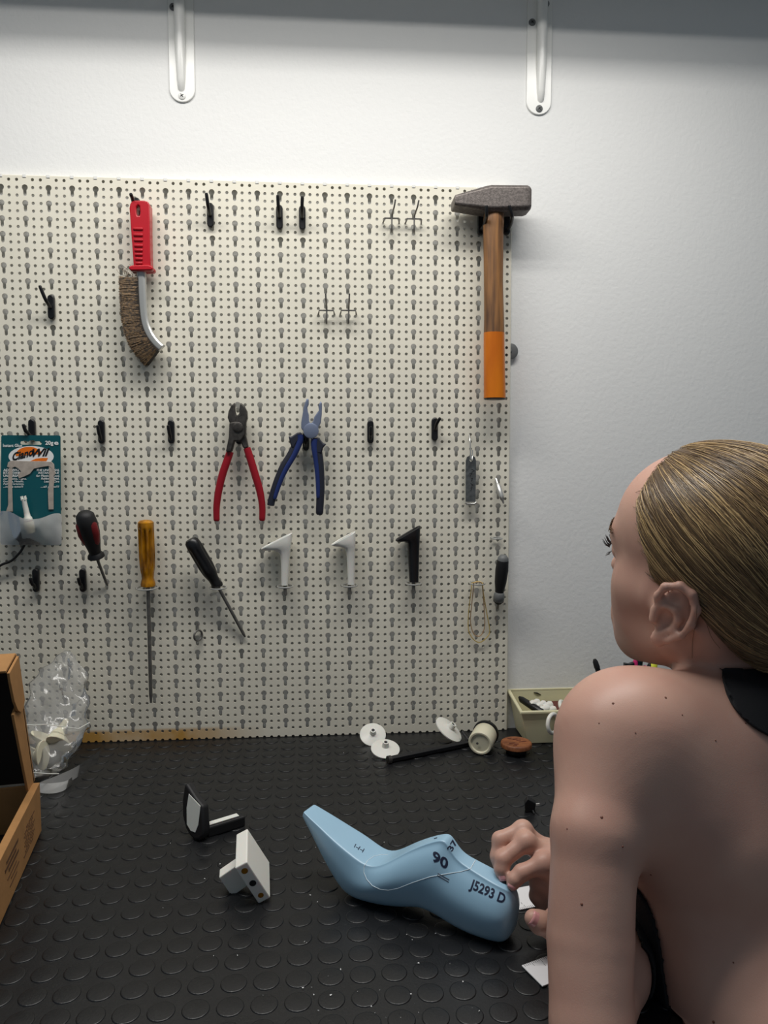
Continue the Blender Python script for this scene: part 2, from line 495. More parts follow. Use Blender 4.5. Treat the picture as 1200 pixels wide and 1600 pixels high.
# ------------------------------------------------------------------ shelf above, its brackets and the tube lamp
SHELF_Z = 2.055
tag(obj('shelf_board', MB().box((-0.6, -0.27, SHELF_Z), (1.9, WALL_Y-.002, SHELF_Z+.022)), 'white_enamel', smooth=False, bevel=.002),
    'white wall shelf above the top edge of the picture', 'shelf')
def bracket(cx, xl, xr, ybot, rib_x, rib_y, screws, label):
    y0 = WALL_Y
    a = at(xl, ybot-40, y0); b = at(xr, ybot-40, y0); bot = at(cx, ybot, y0).z
    hw = (b.x - a.x)/2; xc = (a.x + b.x)/2
    t = thing('shelf_bracket', (xc, y0, bot), label, 'bracket', 'white shelf brackets')
    n = 14
    ol = [(xc - hw, y0-.0003, SHELF_Z), (xc + hw, y0-.0003, SHELF_Z)]
    ol = [(xc + hw*math.cos(-math.pi*k/n), y0-.0003, bot + hw + hw*math.sin(-math.pi*k/n)) for k in range(n+1)] + [(xc-hw, y0-.0003, SHELF_Z), (xc+hw, y0-.0003, SHELF_Z)]
    obj('wall_plate', MB().prism(ol, (0, -.0028, 0)), 'white_enamel', t, bevel=.001)
    rb = at(rib_x, rib_y, y0)
    rx = rb.x
    pth = [(rx, y0+.004, rb.z), (rx, y0-.002, rb.z+.006), (rx, y0-.004, rb.z+.02), (rx, y0-.006, rb.z+.06), (rx, y0-.007, SHELF_Z-.03)]
    obj('rib', MB().tube(pth, [.004,.0055,.0065,.008,.009], 14), 'white_enamel', t)
    obj('arm', MB().box((xc-.012, -.23, SHELF_Z-.004), (xc+.012, y0-.003, SHELF_Z-.0005)).tube([(xc, y0-.01, SHELF_Z-.012), (xc, -.1, SHELF_Z-.009),(xc, -.22, SHELF_Z-.006)], .006, 10), 'white_enamel', t)
    for (sx, sy, mm) in screws:
        s = at(sx, sy, y0 - .003)
        so = obj('screw', MB().lathe(s, (0,-1,0), [(0,.0058),(.0012,.0056),(.0022,.0042),(.0024,.001)], 20), mm, t)
        ang = 0.6
        for q in (ang, ang + math.pi/2):
            d = Vector((math.cos(q), 0, math.sin(q))); e = Vector((-math.sin(q), 0, math.cos(q)))
            c = s + Vector((0,-.0023,0))
            obj('screw_slot', MB().prism([c+d*.0028+e*.0006, c-d*.0028+e*.0006, c-d*.0028-e*.0006, c+d*.0028-e*.0006], (0,-.0004,0)), 'black_matte', so, smooth=False)
    return t
bracket(285, 264.5, 305, 161, 284, 146, [(284.5,150,'white_enamel'), (270.5,11,'grey_cap')], 'white shelf bracket above the red-handled wire brush, left of two')
bracket(841.5, 822, 861, 180.5, 844, 163, [(842.5,170,'grey_cap'), (831.5,35,'grey_cap'), (853,6,'grey_cap')], 'white shelf bracket above the hammer, right of two')
lamp = thing('tube_lamp', ((LAMP_X0+LAMP_X1)/2, LAMP_Y, LAMP_Z), 'white tube lamp hanging above the worktop, beyond the top of the picture', 'lamp')
obj('housing', MB().box((LAMP_X0-.02, LAMP_Y-.08, LAMP_Z+.014), (LAMP_X1+.02, LAMP_Y+.08, LAMP_Z+.05)), 'white_enamel', lamp, smooth=False, bevel=.004)
for s in (-1, 1):
    xm = (LAMP_X0+LAMP_X1)/2 + s*.4
    obj('hanging_wire', MB().tube([(xm, LAMP_Y, LAMP_Z+.05), (xm, LAMP_Y, 2.9)], .002, 8), 'dull_steel', lamp)
# brown stain along the foot of the board (its own shape, in the enamel)
def stain():
    m = MATS['board_enamel']; N = m.node_tree.nodes; L = m.node_tree.links; b = N['Principled BSDF']
    old = b.inputs['Base Color'].links[0].from_socket
    tc = N.new('ShaderNodeTexCoord'); sp = N.new('ShaderNodeSeparateXYZ'); L.new(tc.outputs['Object'], sp.inputs[0])
    nz = N.new('ShaderNodeTexNoise'); nz.inputs['Scale'].default_value = 18; nz.inputs['Detail'].default_value = 6
    L.new(tc.outputs['Object'], nz.inputs['Vector'])
    def rng(sock, a, b_, c, d):
        r = N.new('ShaderNodeMapRange'); r.inputs[1].default_value = a; r.inputs[2].default_value = b_
        r.inputs[3].default_value = c; r.inputs[4].default_value = d; L.new(sock, r.inputs[0]); return r.outputs[0]
    def mul(a, b_):
        q = N.new('ShaderNodeMath'); q.operation = 'MULTIPLY'; L.new(a, q.inputs[0]); L.new(b_, q.inputs[1]); return q.outputs[0]
    fz = rng(sp.outputs['Z'], TABLE_Z + .017, TABLE_Z + .0225, 1, 0)
    fx = rng(sp.outputs['X'], .26, .40, 1, 0)
    fn = rng(nz.outputs['Fac'], .3, .6, .55, 1.0)
    f = mul(mul(fz, fx), fn)
    mx = N.new('ShaderNodeMix'); mx.data_type = 'RGBA'
    L.new(f, mx.inputs['Factor']); L.new(old, mx.inputs['A']); mx.inputs['B'].default_value = rgb(196, 150, 78)
    L.new(mx.outputs['Result'], b.inputs['Base Color'])
stain()

# ------------------------------------------------------------------ hooks
def smooth_path(pts, n=6):
    P = [Vector(p) for p in pts]; out = []
    for i in range(len(P) - 1):
        p0 = P[max(i-1, 0)]; p1 = P[i]; p2 = P[i+1]; p3 = P[min(i+2, len(P)-1)]
        for k in range(n):
            t = k / n
            out.append(0.5 * ((2*p1) + (p2-p0)*t + (2*p0-5*p1+4*p2-p3)*t*t + (3*p1-p0-3*p2+p3)*t**3))
    out.append(P[-1]); return out
def black_hook(px, py, label, dx=0.0, rise=0.016, reach=0.015, h=0.038, group='black plastic hooks', up=False):
    c = B(px, py, 0.0)
    t = thing('hook', (c.x, 0, c.z - h/2), label, 'hook', group)
    n = 8; hw = .0052; ol = []
    for k in range(n+1): a = math.pi*k/n; ol.append((c.x + hw*math.cos(a), -.0005, c.z + h/2 - hw + hw*math.sin(a)))
    for k in range(n+1): a = math.pi + math.pi*k/n; ol.append((c.x + hw*math.cos(a), -.0005, c.z - h/2 + hw + hw*math.sin(a)))
    obj('back_plate', MB().prism(ol, (0, -.0075, 0)), 'black_plastic', t, bevel=.0015)
    zb = c.z - h/2 + .008
    pth = smooth_path([(c.x, -.006, zb), (c.x + dx*.05, -reach*.5, zb - .001), (c.x + dx*.2, -reach*.85, zb + .005),
                       (c.x + dx*.5, -reach*.98, zb*.5 + (c.z + rise)*.5), (c.x + dx, -reach - .003, c.z + rise + .004)])
    if up: pth = smooth_path([(c.x, -.005, c.z - .002), (c.x + dx*.1, -reach*.55, c.z + .002), (c.x + dx*.35, -reach*.9, c.z + .010), (c.x + dx, -reach - .003, c.z + rise)])
    obj('arm', MB().tube(pth, [.0028]*(len(pth)-3) + [.0027, .0026, .0020], 10), 'black_plastic', t)
    return t
black_hook(329.5, 338, 'empty black hook in the top row right of the wire brush', dx=-.002, rise=.026, reach=.027, up=True)
black_hook(437, 341, 'left one of a pair of empty black hooks in the top row', dx=-.001, rise=.026, reach=.027, up=True)
black_hook(472.5, 342, 'right one of a pair of empty black hooks in the top row', dx=.001, rise=.025, reach=.027, up=True)
black_hook(82, 481, 'empty black hook bent far to the left, left of the brush bristles', dx=-.008, rise=.028, reach=.026, up=True)
black_hook(52, 672, 'black hook from which the teal glue card hangs', dx=-.004, rise=.004, h=.034, reach=.026)
black_hook(160, 675, 'empty black hook just right of the teal glue card', dx=-.002, rise=.006)
black_hook(268.5, 675, 'empty black hook left of the red-handled cutters', dx=-.002, rise=.006)
black_hook(578.5, 675, 'empty black hook right of the blue pliers', dx=0, rise=.004)
black_hook(678.5, 671, 'black hook with its arm bent right, left of the hanging steel bar', dx=.007, rise=.018, reach=.018, up=True)
black_hook(58, 906, 'black hook below the teal glue card', dx=-.004, rise=.002)
black_hook(131, 906, 'black hook below the red and black screwdriver', dx=-.003, rise=.002)
black_hook(215, 330, 'black hook carrying the red-handled wire brush', dx=-.001, rise=.014, reach=.034, up=True)
black_hook(750.5, 350, 'black hook under the hammer head left of the handle', dx=-.003, rise=.006, reach=.056)
black_hook(791, 350, 'black hook under the hammer head right of the handle', dx=-.010, rise=.006, reach=.056)
black_hook(374, 680, 'black hook behind the head of the red-handled cutters', dx=.0, rise=.004, reach=.018, h=.03)
black_hook(478, 690, 'black hook behind the joint of the blue pliers', dx=.0, rise=.0, reach=.018, h=.03)

def cross_hook(px, py, label, tip=.004):
    c = B(px, py, .012)
    t = thing('wire_hook', (c.x, -.01, c.z - .02), label, 'hook', 'steel wire hooks')
    w = .0125
    obj('crossbar', MB().tube([(c.x-w-.001, .004, c.z-.004), (c.x-w, -.006, c.z-.003), (c.x-w+.001, -.012, c.z), (c.x+w-.001, -.012, c.z), (c.x+w, -.006, c.z-.003), (c.x+w+.001, .004, c.z-.004)], .0013, 8), 'dull_steel', t)
    pth = smooth_path([(c.x, .004, c.z - .012), (c.x, -.008, c.z - .020), (c.x, -.0135, c.z - .014), (c.x+.0005, -.0145, c.z + .004), (c.x + tip*.6, -.030, c.z + .012), (c.x + tip, -.034, c.z + .022)])
    obj('prong', MB().tube(pth, .0013, 8), 'dull_steel', t)
cross_hook(612, 341, 'left steel cross-shaped wire hook of the pair left of the hammer head', .004)
cross_hook(647, 342, 'right steel cross-shaped wire hook of the pair left of the hammer head', .005)
cross_hook(510, 485, 'left steel cross-shaped wire hook of the pair in the middle of the board', -.001)
cross_hook(544.5, 485, 'right steel cross-shaped wire hook of the pair in the middle of the board', .001)

def ring_holder(px, py, label, R=.0125, off=.019, legdx=.0, tilt=0.0):
    c = B(px, py, off)
    t = thing('ring_holder', (c.x, -off, c.z), label, 'holder', 'steel wire ring holders')
    obj('ring', MB().torus(c, (0, -.06 + tilt, 1), R, .0013, 28, 8), 'steel', t)
    for s in (-1, 1):
        a = c + Vector((s*.007, R - .002, 0)); obj('leg', MB().tube([a, (a.x + legdx, .003, a.z + .001 - abs(tilt)*.02)], .0013, 8), 'steel', t)
    return c
R_Y = ring_holder(230, 918.5, 'steel ring holder carrying the yellow screwdriver', R=.0165)
R_B = ring_holder(341, 918, 'steel ring holder carrying the long black screwdriver', R=.0135)
R_1 = ring_holder(445.5, 916, 'steel ring holder under the left white plastic heel', R=.0125)
R_2 = ring_holder(546, 914.5, 'steel ring holder under the right white plastic heel', R=.0125)
R_3 = ring_holder(646, 911.5, 'steel ring holder under the black plastic heel', R=.0125)
R_4 = ring_holder(746, 911.5, 'steel ring holder with loose rubber bands hanging from it', R=.0125)
R_5 = ring_holder(776.5, 841, 'small empty steel ring holder above the black-handled tool at the board edge', R=.0085, off=.014)

# ------------------------------------------------------------------ hammer
O_H = 0.033
def Hm(px, py): return B(px, py, O_H)
cz = Hm(775, 315)
ham = thing('hammer', (Hm(771, 625)), 'big hammer with worn wooden handle dipped in orange paint, hung at the board edge', 'hammer')
# head: loft along x, sections are octagonal bars
xs = [(707.5, 318.5, 6.5), (709, 318, 8), (755, 315, 18.5), (765, 314.5, 20), (815, 314, 19.2), (820, 314, 19.2), (825, 314.2, 17.5), (826.5, 314.3, 15.5)]
secs = []
for (px, py, hh) in xs:
    c = Hm(px, py); hz = hh * .00103; hy = .0195 if px < 818 else (.0195 if px < 822 else (.0178 if px < 826 else .0158))
    cx_ = min(hz, hy) * .28
    if px < 730: hy = .018; cx_ = hz*.35
    q = [(-hy+cx_, -hz), (hy-cx_, -hz), (hy, -hz+cx_), (hy, hz-cx_), (hy-cx_, hz), (-hy+cx_, hz), (-hy, hz-cx_), (-hy, -hz+cx_)]
    secs.append([Vector((c.x, c.y + a, c.z + b)) for a, b in q])
obj('head', MB().loft(secs), 'hammer_steel', ham, bevel=.0012, angle=25)
def oval_loft(rows, flat=.78, seg=28):
    out = []
    for (px, py, hw) in rows:
        c = Hm(px, py); r = hw * .00103
        out.append([Vector((c.x + r*math.cos(2*math.pi*k/seg), c.y + r*flat*math.sin(2*math.pi*k/seg), c.z)) for k in range(seg)])
    return out
obj('handle', MB().loft(oval_loft([(772,328,14.5),(771.5,333,15.3),(771,345,16),(770.5,360,16),(771,400,15.4),(771,440,15),(771.5,470,15.3),(772,500,15.8),(772,522,16.2)])), 'wood', ham)
obj('painted_end', MB().loft(oval_loft([(772,520,16.4),(772,540,16.5),(772.5,580,16.8),(773,618,17.3),(773,622,17.3)])), 'orange_paint', ham)
obj('end_grain', MB().loft(oval_loft([(773,622.2,16.9),(773,624.5,16.2)])), 'dark_steel', ham)

# ------------------------------------------------------------------ wire brush
O_B = 0.020
def Wb(zx, zy, off=O_B): return B(zx/4, 260 + zy/4, off)
br = thing('wire_brush', Wb(900, 1240), 'curved steel wire brush with red plastic handle', 'brush')
ol = [(812,235),(822,218),(845,212),(900,212),(925,220),(935,240),(936,400),(938,540),(942,640),(834,640),(830,560),(818,400),(808,260)]
hole = [(850,250),(862,238),(872,246),(876,290),(870,308),(856,308),(850,290)]
def plate_with_hole(outline, hole, Z, d0, d1):
    # front ring + back ring + walls, outline and hole as point lists (same winding), Z maps (x,y,off)
    mb = MB(); bm = bmesh.new()
    vo = [bm.verts.new(Z(x, y, d1)) for x, y in outline]; vh = [bm.verts.new(Z(x, y, d1)) for x, y in hole]
    eo = [bm.edges.new((vo[i], vo[(i+1) % len(vo)])) for i in range(len(vo))]
    eh = [bm.edges.new((vh[i], vh[(i+1) % len(vh)])) for i in range(len(vh))]
    bmesh.ops.triangle_fill(bm, use_beauty=True, edges=eo + eh)
    fr = list(bm.faces)
    bm.verts.index_update()
    V = [v.co.copy() for v in bm.verts]; F = [tuple(v.index for v in f.verts) for f in fr]
    n = len(V); back = [p + Vector((0, d1 - d0, 0)) for p in V]
    F2 = [tuple(reversed([i + n for i in f])) for f in F]
    walls = []
    for loop, st in ((len(outline), 0), (len(hole), len(outline))):
        for i in range(loop): walls.append((st+i, st+(i+1) % loop, st+(i+1) % loop+n, st+i+n))
    bm.free()
    mb.add(V + back, F + F2 + walls); return mb
hnd = obj('handle', plate_with_hole(ol, hole, Wb, .010, .030), 'red_plastic', br, bevel=.0025, bseg=3)
for k, zy in enumerate((392, 430, 462, 497, 525, 552, 580, 606)):
    x0 = 832 + k*2.2; x1 = 895 - k*.4
    a = Wb(x0, zy-10, .0298); b = Wb(x1, zy+8, .0298)
    obj('grip_ridge', MB().box((a.x, a.y-.0022, b.z), (b.x, a.y+.002, a.z)), 'red_plastic', hnd, bevel=.0012)
g0 = [Wb(x, y, .0205) for x, y in [(814,650),(822,634),(850,628),(935,626),(962,634),(968,650),(958,662),(830,664)]]
obj('collar', MB().prism(g0, (0, -.0125, 0)).prism([p + Vector((0,.0125,0)) for p in g0], (0,-.0125,0)), 'red_plastic', br, bevel=.002)
spine = [(884,655),(886,700),(890,800),(896,900),(908,980),(935,1050),(975,1105),(1012,1138)]
sp3 = smooth_path([Wb(x, y, .020) for x, y in spine], 5)
chan = MB()
secs = []
for i, p in enumerate(sp3):
    t = (sp3[min(i+1, len(sp3)-1)] - sp3[max(i-1, 0)]).normalized(); nrm = Vector((0,-1,0)); sd = t.cross(nrm).normalized()
    w = .0066
    q = [(-w, -.006), (-w, .004), (-w*.5, .0065), (w*.5, .0065), (w, .004), (w, -.006)]
    secs.append([p + sd*a + nrm*b for a, b in q])
chan.loft(secs)
obj('steel_channel', chan, 'steel', br, bevel=.0008)
# bristles
inner = [(868,700),(872,800),(880,900),(893,985),(920,1055),(958,1110),(992,1150)]
outer = [(757,706),(762,800),(768,900),(780,990),(805,1085),(850,1165),(918,1245)]
inn = smooth_path([Wb(x, y, .020) for x, y in inner], 6); out = smooth_path([Wb(x, y, .020) for x, y in outer], 6)
secs = []
for a, b in zip(inn, out):
    d = (b - a); b2 = a + d*.93
    secs.append([a + Vector((0,.0075,0)), a + Vector((0,-.0075,0)), b2 + Vector((0,-.0095,0)), b2 + Vector((0,.0095,0))])
obj('bristle_core', MB().loft(secs), 'bristle_core', br, smooth=False)
random.seed(5)
mb = MB()
N_ = len(inn) - 1
for k in range(3600):
    u = random.random() * N_; i = int(min(u, N_ - 1)); f = u - i
    a = inn[i].lerp(inn[i+1], f); b = out[i].lerp(out[i+1], f)
    s = random.uniform(-1, 1); edge = random.random() < .45
    s = -1 + random.random()*.15 if edge else s
    d = (b - a); L_ = random.uniform(.93, 1.05) if edge or random.random() < .6 else random.uniform(.98, 1.08)
    st = random.uniform(.0, .75) if edge else .5
    jit = Vector((random.gauss(0,.0008), 0, random.gauss(0,.0014)))
    p0 = a + d*st + Vector((0, s*(.0078 + .002*st), 0)); p1 = a + d*L_ + jit + Vector((0, s*.0105 + random.gauss(0,.0006), 0))
    r = .00022
    t = (p1-p0).normalized(); n1 = t.orthogonal().normalized()*r*1.6; n2 = t.cross(n1)
    o = [n1, -n1*.5 + n2*.87, -n1*.5 - n2*.87]
    mb.add([p0+q for q in o] + [p1+q for q in o], [(0,1,4,3),(1,2,5,4),(2,0,3,5)])
for k in range(26):                                  # loose wires curling out at the top
    a = Wb(random.uniform(790, 860), random.uniform(690, 712), .02 + random.uniform(-.006,.006)); b = a + Vector((random.uniform(-.02,.004), random.uniform(-.004,.004), random.uniform(.004,.022)))
    c = (a+b)/2 + Vector((random.gauss(0,.003), 0, random.gauss(0,.002)))
    mb.tube(smooth_path([a, c, b], 3), .0002, 4, cap=False)
tag(obj('bristles', mb, 'bristle_wire', br, fix=False, smooth=False), kind='stuff')

# ------------------------------------------------------------------ red-handled cutters
def Zp(zx, zy, off=.02): return B(330 + zx*190/1200, 620 + zy*190/1200, off)
ct = thing('cutters', Zp(280, 1230), 'side cutters with dark steel jaws and red dipped handles', 'pliers')
def plate(name, pts, off0, off1, m, parent, Z=Zp, bevel=.0012):
    p = [Z(x, y, off0) for x, y in pts]
    return obj(name, MB().prism(p, (0, -(off1-off0), 0)), m, parent, bevel=bevel)
plate('jaw', [(240,60),(246,150),(255,185),(330,300),(375,500),(330,515),(300,450),(262,420),(205,300),(172,210),(180,150),(205,95)], .012, .026, 'dark_steel', ct, bevel=.002)
plate('jaw', [(300,62),(335,95),(362,150),(366,215),(352,260),(350,380),(300,440),(240,440),(212,545),(155,545),(185,400),(190,260),(255,250),(262,185),(285,180),(290,110)], .014, .030, 'dark_steel', ct, bevel=.002)
obj('rivet', MB().lathe(Zp(265, 300, .029), (0,-1,0), [(0,.0085),(.0025,.008),(.0035,.006),(.0036,.001)], 24), 'dark_steel', ct)
def grip(name, pts, rad, m, parent, off=.021, flat=.75, Z=Zp):
    p = smooth_path([Z(x, y, off) for x, y in pts], 5); n = len(p); r = np.interp(np.linspace(0,1,n), np.linspace(0,1,len(rad)), rad)
    r = list(r); r[-1] *= .72
    return obj(name, MB().tube(p, r, 16, flat=((0,1,0), flat)), m, parent)
grip('handle', [(188,540),(150,650),(110,770),(75,920),(55,1060),(52,1150),(54,1228)], [.0058,.0062,.0062,.006,.0055,.0052,.0050], 'red_grip', ct)
grip('handle', [(352,505),(395,640),(440,790),(475,910),(498,1030),(505,1120),(502,1225)], [.0058,.0062,.0062,.006,.0055,.0052,.0050], 'red_grip', ct)

# ------------------------------------------------------------------ blue combination pliers
cp = thing('combination_pliers', Zp(900, 1170), 'combination pliers with grey-blue steel jaws and blue and black grips', 'pliers')
plate('jaw', [(945,22),(965,28),(964,80),(950,110),(955,150),(965,180),(966,240),(985,280),(1020,330),(1030,400),(985,415),(940,380),(890,315),(890,260),(900,200),(915,110),(930,60)], .012, .026, 'blue_steel', cp, bevel=.0016)
plate('jaw', [(1080,48),(1095,70),(1092,180),(1082,260),(1050,330),(1040,395),(990,415),(945,405),(920,372),(935,300),(985,275),(1010,240),(1018,205),(1045,165),(1065,140),(1057,95)], .014, .029, 'blue_steel', cp, bevel=.0016)
obj('rivet', MB().lathe(Zp(985, 335, .028), (0,-1,0), [(0,.0125),(.002,.0122),(.0028,.010),(.003,.001)], 28), 'blue_steel', cp)
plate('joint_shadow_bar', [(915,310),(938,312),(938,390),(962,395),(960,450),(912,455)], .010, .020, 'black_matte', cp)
grip('handle', [(880,385),(850,460),(790,580),(720,690),(670,800),(625,920),(597,1020),(587,1075)], [.0070,.0075,.0075,.0072,.0068,.0062,.0060,.0058], 'navy_grip', cp, off=.021)
grip('handle', [(1035,430),(1045,520),(1065,640),(1075,760),(1080,900),(1075,1020),(1068,1165)], [.0078,.0078,.0072,.0068,.0066,.0064,.0060], 'navy_grip', cp, off=.021)
grip('grip_inlay', [(880,375),(875,440),(820,570),(750,690),(700,790),(655,910),(625,1010)], [.0058,.0052,.0046,.0044,.004,.0036,.003], 'blue_grip', cp, off=.0245)
grip('grip_inlay', [(1022,415),(1018,500),(1035,640),(1048,760),(1055,900),(1055,1000)], [.0058,.0052,.004,.0038,.0036,.003], 'blue_grip', cp, off=.0245)
plate('finger_guard', [(765,388),(790,398),(850,358),(890,350),(905,400),(850,450),(810,520),(785,470)], .014, .027, 'navy_grip', cp, bevel=.002)
plate('finger_guard', [(1138,466),(1105,505),(1090,560),(1040,560),(1010,480),(1000,410),(1065,402),(1090,440),(1110,462)], .014, .027, 'navy_grip', cp, bevel=.002)

# ------------------------------------------------------------------ screwdrivers
def driver(name, top, ferrule, tip, prof, shaft_r, mh, label, extra=None, flute=0.0, nfl=0, ms='dull_steel', rng=None):
    t = thing(name, tip, label, 'screwdriver')
    ax = ferrule - top; L_ = ax.length
    h = obj('handle', MB().lathe(top, ax, [(d*L_, r) for d, r in prof], 48, flute, nfl, (rng[0]*L_, rng[1]*L_) if rng else None), mh, t)
    obj('shaft', MB().tube([ferrule - ax.normalized()*.004, ferrule.lerp(tip, .5), ferrule.lerp(tip, .93), tip], [shaft_r, shaft_r, shaft_r*.95, shaft_r*.55], 12), ms, t)
    return t, h, ax.normalized(), L_
t, h, ax, L_ = driver('screwdriver', B(227.5, 812, .024), B(231.5, 917, .020), B(236, 1098, .016),
    [(0,.002),(.01,.009),(.04,.0125),(.10,.0128),(.13,.0126),(.17,.0126),(.55,.0126),(.66,.0120),(.74,.0112),(.80,.0102),(.87,.0094),(.92,.0108),(.96,.0118),(.985,.0115),(1,.006)], .0031, 'amber',
    'screwdriver with long shaft and fluted amber yellow handle', flute=.34, nfl=8, rng=(.12, .74))
obj('ferrule', MB().lathe(B(231.2, 909, .0203), ax, [(0,.0085),(.002,.0105),(.006,.011),(.008,.0075)], 24), 'brown_disc', t)
t, h, ax, L_ = driver('screwdriver', B(131, 799, .062), B(151, 872, .030), B(168, 915, .003),
    [(0,.002),(.02,.009),(.08,.0135),(.25,.0155),(.45,.0152),(.65,.0125),(.8,.0098),(.88,.0092),(.93,.0125),(.97,.0132),(1,.006)], .0023, 'black_matte',
    'short red and black screwdriver sticking out of the board')
for q in (0.3, 2.4, 4.5):
    u = ax.orthogonal().normalized(); wv = ax.cross(u); top = B(131, 799, .062)
    d = u*math.cos(q) + wv*math.sin(q)
    path = [top + ax*(L_*s) + d*(r-.0052) for s, r in ((.13,.0135),(.25,.0152),(.45,.0152),(.62,.0128),(.75,.0108))]
    obj('red_insert', MB().tube(path, [.003,.0074,.0078,.0066,.003], 14), 'dark_red', h)
t, h, ax, L_ = driver('screwdriver', B(297, 842, .035), B(341, 917, .020), B(383, 995, .004),
    [(0,.002),(.01,.008),(.05,.0112),(.15,.0122),(.22,.0123),(.55,.0124),(.66,.0116),(.70,.0112),(.82,.0085),(.90,.0082),(.96,.0095),(1,.0086)], .0027, 'black_plastic',
    'slanting screwdriver with glossy black handle in the lower middle of the board', flute=.18, nfl=6, rng=(.16, .66))
t, h, ax, L_ = driver('screwdriver', B(786.5, 868, .032), B(778.5, 943, .012), B(777.5, 951, .001),
    [(0,.002),(.02,.006),(.06,.0085),(.12,.0098),(.3,.0108),(.55,.0098),(.72,.0075),(.80,.007),(.85,.009),(.95,.0088),(1,.005)], .0022, 'black_matte',
    'black-handled tool with grey end cap at the right edge of the board')
obj('end_cap', MB().lathe(B(786.7, 867, .0322), ax, [(0,.002),(.001,.0055),(.005,.0086),(.009,.0094),(.0095,.008)], 24), 'grey_cap', h)
obj('collar', MB().lathe(B(780.3, 926, .0205), ax, [(0,.007),(.002,.0086),(.008,.0094),(.013,.0090),(.016,.007)], 24), 'grey_cap', h)

# ------------------------------------------------------------------ plastic heels in ring holders
def heel(cx, rc, outline, m, m2, label):
    t = thing('shoe_heel', (rc.x, rc.y, rc.z), label, 'shoe heel', 'plastic heels on the board')
    off = .019
    # stations from the top face down: left and right x at each level, depth
    secs = []
    for (xl, yl, xr, yr, dep) in outline:
        a = B(xl, yl, off); b = B(xr, yr, off); mid = (a+b)/2; ha = (b-a)/2
        n = 18; ring = []
        for k in range(n):
            an = 2*math.pi*k/n; ca, sa = math.cos(an), math.sin(an)
            e = .62
            ring.append(mid + ha*(abs(ca)**e*math.copysign(1, ca)) + Vector((0, dep*.5*(abs(sa)**e*math.copysign(1, sa)), 0)))
        secs.append(ring)
    obj('heel_body', MB().loft(secs), m, t, angle=50)
    # top rim: slightly dished seat
    a = secs[0]; c = sum(a, Vector())/len(a)
    up = Vector((-.3, 0, .9)).normalized()
    rim = [[p + (c-p)*.0 for p in a], [p + up*.0012 + (c-p)*.03 for p in a], [p + up*.0012 + (c-p)*.16 for p in a], [p - up*.002 + (c-p)*.3 for p in a]]
    obj('seat', MB().loft(rim), m2, t, angle=50)
    obj('pin', MB().lathe((rc.x, rc.y, rc.z + .003), (0,0,-1), [(0,.003),(.016,.003),(.0175,.0015)], 14), 'dull_steel', t)
def heel_rows(dx, dy, sx=1.0):
    # traced on the left white heel: (left x,y, right x,y, depth)
    rows = [(408,858, 457,833, .026), (412,860.5, 456.5,838, .0265), (424,859.5, 456,846, .025), (433,860, 455,855, .022), (437.5,866, 453.5,862, .0185), (439,880, 452,878, .0155), (439.3,897, 451,896, .0135), (439.5,914, 450,914, .0125)]
    return [(445 + (a-445)*sx + dx, b + dy, 445 + (c-445)*sx + dx, d + dy, e) for a, b, c, d, e in rows]
heel(445, R_1, heel_rows(0, 0), 'white_plastic', 'white_plastic', 'left of two white plastic heels standing in ring holders')
heel(546, R_2, [(517.5,852,555.5,831,.026),(522,853.5,555.5,836,.0265),(530,854,555.5,846,.025),(538,856,555,853,.022),(541,864,554.5,861,.0185),(542.2,880,554.3,878,.0155),(542.8,897,554,896,.0135),(543,913,553.8,913,.0125)],
     'white_plastic', 'white_plastic', 'right of two white plastic heels standing in ring holders')
heel(646, R_3, [(618,845,657,822,.026),(621,847,656.5,827,.0265),(631,846,656,836,.025),(636,848,655.5,846,.022),(637,860,655,858,.0185),(638,880,654.5,878,.0165),(639,897,654,896,.0155),(639.5,909,653.8,909,.015)],
     'black_plastic', 'black_matte', 'black plastic heel standing in a ring holder')

# ------------------------------------------------------------------ steel bar on a wire hook, pin, small ring, bands
c = B(737, 722, .010)
t = thing('wire_hook', (c.x, -.006, c.z), 'steel wire hook from which the flat steel bar hangs', 'hook')
obj('prong', MB().tube(smooth_path([B(733.5,681,0), B(733.3,680,.010), B(734.5,690,.018), B(735,706,.020), B(735.5,717,.020), B(737.5,719,.017), B(738,712,.012), B(738,703,.010)], 5), .0012, 8), 'steel', t)
t = thing('steel_bar', B(736, 790, .012), 'narrow dark steel bar with a hole hanging near the right board edge', 'tool')
ol = [(728,720),(730,714),(736,711),(742,714),(744,720),(743,784),(728,784)]
hl = [(733.5,719),(736,716),(738.5,719),(736,722)]
obj('blade', plate_with_hole(ol, hl, lambda x, y, o: B(x, y, o), .010, .013), 'bar_steel', t, smooth=False)
obj('end_clip', MB().tube([B(727.5,785,.012), B(730,787.5,.012), B(741,787.5,.012), B(744.5,785,.012)], .0022, 10), 'steel', t)
random.seed(2)
for k in range(5):
    a = B(733 + random.uniform(0,4), 733 + k*7.5, .0132); obj('engraving', MB().tube([a, a + Vector((random.uniform(.002,.005), 0, random.uniform(-.003,.004))), a + Vector((.001,0,-.004))], .0004, 5), 'black_matte', t)
t = thing('centre_punch', B(787, 788, .02), 'small steel pin with pointed tip stuck in a keyhole near the right board edge', 'tool')
a = B(775, 748, .002); b = B(787, 787, .030); d = b - a; Lp = d.length
obj('barrel', MB().lathe(a, d, [(0,.0022),(.2*Lp,.0022),(.22*Lp,.0035),(.30*Lp,.0042),(.72*Lp,.0042),(.76*Lp,.003)], 18), 'steel', t)
obj('tip', MB().lathe(a + d*.76, d, [(0,.0036),(.06*Lp,.0034),(.1*Lp,.002),(.22*Lp,.0012),(.24*Lp,.0003)], 14), 'dull_steel', t)
t = thing('eye_ring', B(309.5, 998, .01), 'small dull steel ring hanging below the black screwdriver', 'ring')
